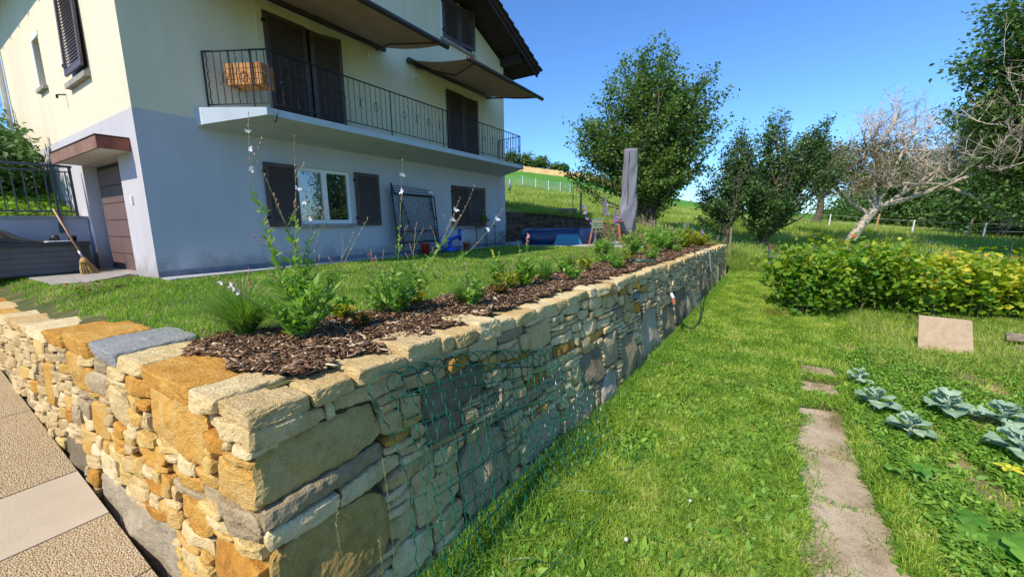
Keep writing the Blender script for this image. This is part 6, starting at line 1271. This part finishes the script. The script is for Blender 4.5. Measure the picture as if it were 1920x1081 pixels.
# green wire mesh fence along the meadow edge
root = thing('wire_mesh_fence', 'sagging green wire mesh fence between the wall end and the raspberry row', 'fence', (0, 17, -.5)); FP = [(-2.6, 16.3), (-1.75, 16.5), (-.88, 16.9), (.35, 17.0), (1.7, 17.3), (3.2, 18.2), (5.2, 19.6), (7.5, 20.8)]
nm = MB()
for q, ((x0, y0), (x1, y1)) in enumerate(zip(FP[:-1], FP[1:])):
    L = math.hypot(x1-x0, y1-y0); m_ = int(L/.11)
    hz = lambda f: float(gz(x0+(x1-x0)*f, y0+(y1-y0)*f)); sg = lambda f: -.13*4*f*(1-f)*(1 if q % 2 else .6)
    for k in range(m_): f_ = k/m_; x, y = x0+(x1-x0)*f_, y0+(y1-y0)*f_; nm.bar((x, y, hz(f_)), (x+.02*math.sin(k), y, hz(f_)+.78+sg(f_)), .007, .007)
    for h in np.linspace(.06, .78, 7):
        for k in range(6): a_, b_ = k/6, (k+1)/6; nm.bar((x0+(x1-x0)*a_, y0+(y1-y0)*a_, hz(a_)+h+sg(a_)*h), (x0+(x1-x0)*b_, y0+(y1-y0)*b_, hz(b_)+h+sg(b_)*h), .006 if h < .7 else .010, .006 if h < .7 else .010)
nm.build('mesh', M['greenwire'], root)['kind'] = 'stuff'
for k, (x, y) in enumerate(FP[1:]): z = float(gz(x, y)); MB().tube([(x, y, z-.1), (x, y, z+(1.12 if k == 1 else .82))], [.045, .04] if k in (1, 4) else [.02, .02], 7).build('post', M['wood'] if k in (1, 4) else M['greymetal'], root)
for k, (x, y, lb) in enumerate([(.36, 15.2, 'left one of two iron stakes with rusty red caps at the wall end'), (.52, 15.1, 'right shorter one of two iron stakes with rusty red caps')]):
    z = float(gz(x, y)); root = thing('capped_stake', lb, 'stake', (x, y, z), 'iron stakes with rusty caps'); MB().tube([(x, y, z-.1), (x, y, z+.86-.12*k)], .03, 8).build('stake', M['silver'], root); MB().lathe((x, y, z+.82-.12*k), [(.06, 0), (.06, .10), (.03, .13)], 8).build('cap', M['rust'], root)
# electric fence in the field
root = thing('field_fence', 'thin white electric fence with mixed posts crossing the field', 'fence', (7, 28, -.1)); EP = [(1.5, 30.5), (3.4, 29.3), (5.15, 27.8), (6.54, 27.65), (8.63, 28.18), (9.3, 28.6), (12.5, 29)]
for k, (x, y) in enumerate(EP): z = float(gz(x, y)); MB().tube([(x, y, z-.1), (x+(.12 if k % 2 == 0 else .05), y, z+(1.05 if k % 2 == 0 else .85))], .045 if k % 2 == 0 else .03, 6).build('post', M['broomwood'] if k % 2 == 0 else M['white'], root)
wm = MB()
for (x0, y0), (x1, y1) in zip(EP[:-1], EP[1:]):
    for h in (.45, .8): wm.bar((x0, y0, float(gz(x0, y0))+h), (x1, y1, float(gz(x1, y1))+h), .005, .005)
wm.build('wires', M['white'], root)['kind'] = 'stuff'

# ---------------------------------------------------------------- hoses, tap and pipes on the stone wall
def onwall(y, h, n=.03): x = float(np.interp(y, YS, XS))-BAT*h+n; return (x, y, h)
root = thing('wall_tap', 'white and red hose connector sticking out of the stone wall', 'tap', onwall(7.45, -.55)); MB().tube([onwall(7.5, -.50, -.05), onwall(7.45, -.50, .08)], .022, 8).build('spout', M['black'], root); MB().tube([onwall(7.45, -.49, .08), onwall(7.43, -.57, .12)], .026, 8).build('coupling', M['white'], root); MB().tube([onwall(7.43, -.57, .12), onwall(7.42, -.68, .13)], .030, 8).build('connector', M['terracotta'], root)
Q = np.array([onwall(7.42, -.68, .13), onwall(7.45, -.9, .16), onwall(7.6, -1.12, .24), onwall(8.0, -1.24, .30), onwall(8.6, -1.18, .30), onwall(9.2, -1.0, .22), onwall(9.7, -.7, .12), onwall(10.1, -.35, .06), onwall(10.3, -.05, .05), (float(xtop(10.4))-.1, 10.4, .04)]); t_ = np.linspace(0, 9, 50); Qs = np.stack([np.interp(t_, range(10), Q[:, i]) for i in range(3)], 1)
for _ in range(4): Qs[1:-1] = (Qs[:-2]+Qs[1:-1]*2+Qs[2:])/4
setp(MB().tube(Qs, .014, 6).build('garden_hose', M['hose'], None, True), 'dark garden hose hanging in a loop from the wall connector', 'hose')
setp(MB().tube([(float(xtop(11.6))-.3, 11.6, .03), (float(xtop(11.6))-.02, 11.6, .03), onwall(11.6, -.02, .05), onwall(11.6, -.5, .05), onwall(11.7, -.75, .12)], .014, 7).build('hanging_pipe', M['pipe'], None, True), 'pale grey pipe bent over the coping and hanging down the far wall', 'pipe')
root = thing('hose_nozzle', 'dark green spray nozzle lying on the coping among the mulch', 'nozzle', (-1.72, 7.6, .04)); MB().tube([(-1.95, 7.5, .06), (-1.62, 7.72, .05)], [.035, .02], 8).build('body', M['greenwire'], root, True); MB().tube([(-2.05, 7.45, .06), (-1.95, 7.5, .06)], [.05, .04], 10).build('head', M['black'], root, True)
# ---------------------------------------------------------------- green border fencing leaning on the near wall
def mesh_roll():
    root = thing('border_fencing', 'loose roll of green wavy wire border fencing leaning against the stone wall', 'wire fencing', (-1.3, 2.3, -1.3)); rs = np.random.RandomState(17)
    def P(s, t, lay):        # s along 0..1, t from top 0 to bottom 1
        y = 1.33+2.45*s+.10*lay; h = np.interp(s, [0, 1], [-.12, -.52])-.05*lay; top = np.array([xtop(y)-BAT*h+.045+.05*lay, y, h])
        yb = 1.30+2.15*s+.18*lay; bz = -1.43; bot = np.array([np.interp(s, [0, .5, 1], [-1.46, -1.36, -1.06])+.06*lay, yb+.10, bz]); q = top+(bot-top)*t; q[0] += .09*math.sin(s*7+lay*2)*t*(1-t)*2; q[2] += .05*math.sin(s*6+1.5*lay)*(1-t); q[1] += .05*math.sin(t*5+s*4+lay)+.05*math.sin(t*3.1)*(1-s)
        return q
    for lay, ns in ((0, 23), (1, 14)):
        smax = 1.0 if lay == 0 else .78
        for k in range(ns):
            s = k/(ns-1)*smax; t = np.linspace(0, 1.0, 44); Q = np.array([P(s, a, lay) for a in t]); w = .009*np.sin(t*math.pi*2*13+k); Q[:, 1] += w; Q[:, 2] += .0
            MB().tube(Q, .0045, 4, cap=False).build('upright_wire', M['greenwire'], root)
            if k < ns-2 and (k % 1 == 0):
                a0, a1 = P(s, 0, lay), P((k+2)/(ns-1)*smax, 0, lay); u = np.linspace(0, math.pi, 12); A = np.array([a0+(a1-a0)*(1-math.cos(v))/2+np.array([0, 0, .085*math.sin(v)]) for v in u]); MB().tube(A, .0045, 4, cap=False).build('arch_wire', M['greenwire'], root)
        for r_ in np.linspace(.06, .97, 7 if lay == 0 else 5):
            s_ = np.linspace(0, smax, 60)
            for ph in (0, math.pi): Q = np.array([P(a, r_+.008*math.sin(a*9), lay) for a in s_]); Q[:, 2] += .004*np.sin(s_*60*math.pi+ph); MB().tube(Q, .0038, 3, cap=False).build('cross_wire', M['greenwire'], root)
    # loose end trailing over the grass
    for k in range(4):
        y0 = 1.9+k*.37; MB().tube(curve_pts((-1.25+.03*k, y0, -1.40), (-.86+.015*k, y0+.30, -1.39), 14, .06, rs), .0026, 4, cap=False).build('trailing_wire', M['greenwire'], root)
    for j in range(2): MB().tube(curve_pts((-1.15+.14*j, 1.8, -1.39), (-.92+.12*j, 3.75, -1.38), 20, .03, rs), .0026, 4, cap=False).build('trailing_wire', M['greenwire'], root)
mesh_roll()
# fallen twig on the lawn by the garage, dead leaves
root = thing('fallen_twig', 'dry pruned twig lying on the lawn near the garage corner', 'twig', (-7.6, 1.5, .02)); st = MB(); 
for k in range(6): st.tube(curve_pts((-7.9+.15*k, 1.35+.03*k, .04), (-7.5+.2*k, 1.6-.07*k, .07), 6, .08, rs_), [.006, .005, .004, .003, .003, .002], 4)
st.build('twigs', M['stemdry'], root)['kind'] = 'stuff'
n = 70; C_ = np.stack([rg.uniform(-8.2, -6.6, n), rg.uniform(1.2, 1.8, n), np.full(n, .045)], 1); leaves('dead_leaves', C_, M['leaf_red'], root, .035, .014, rs=rg)['kind'] = 'stuff'
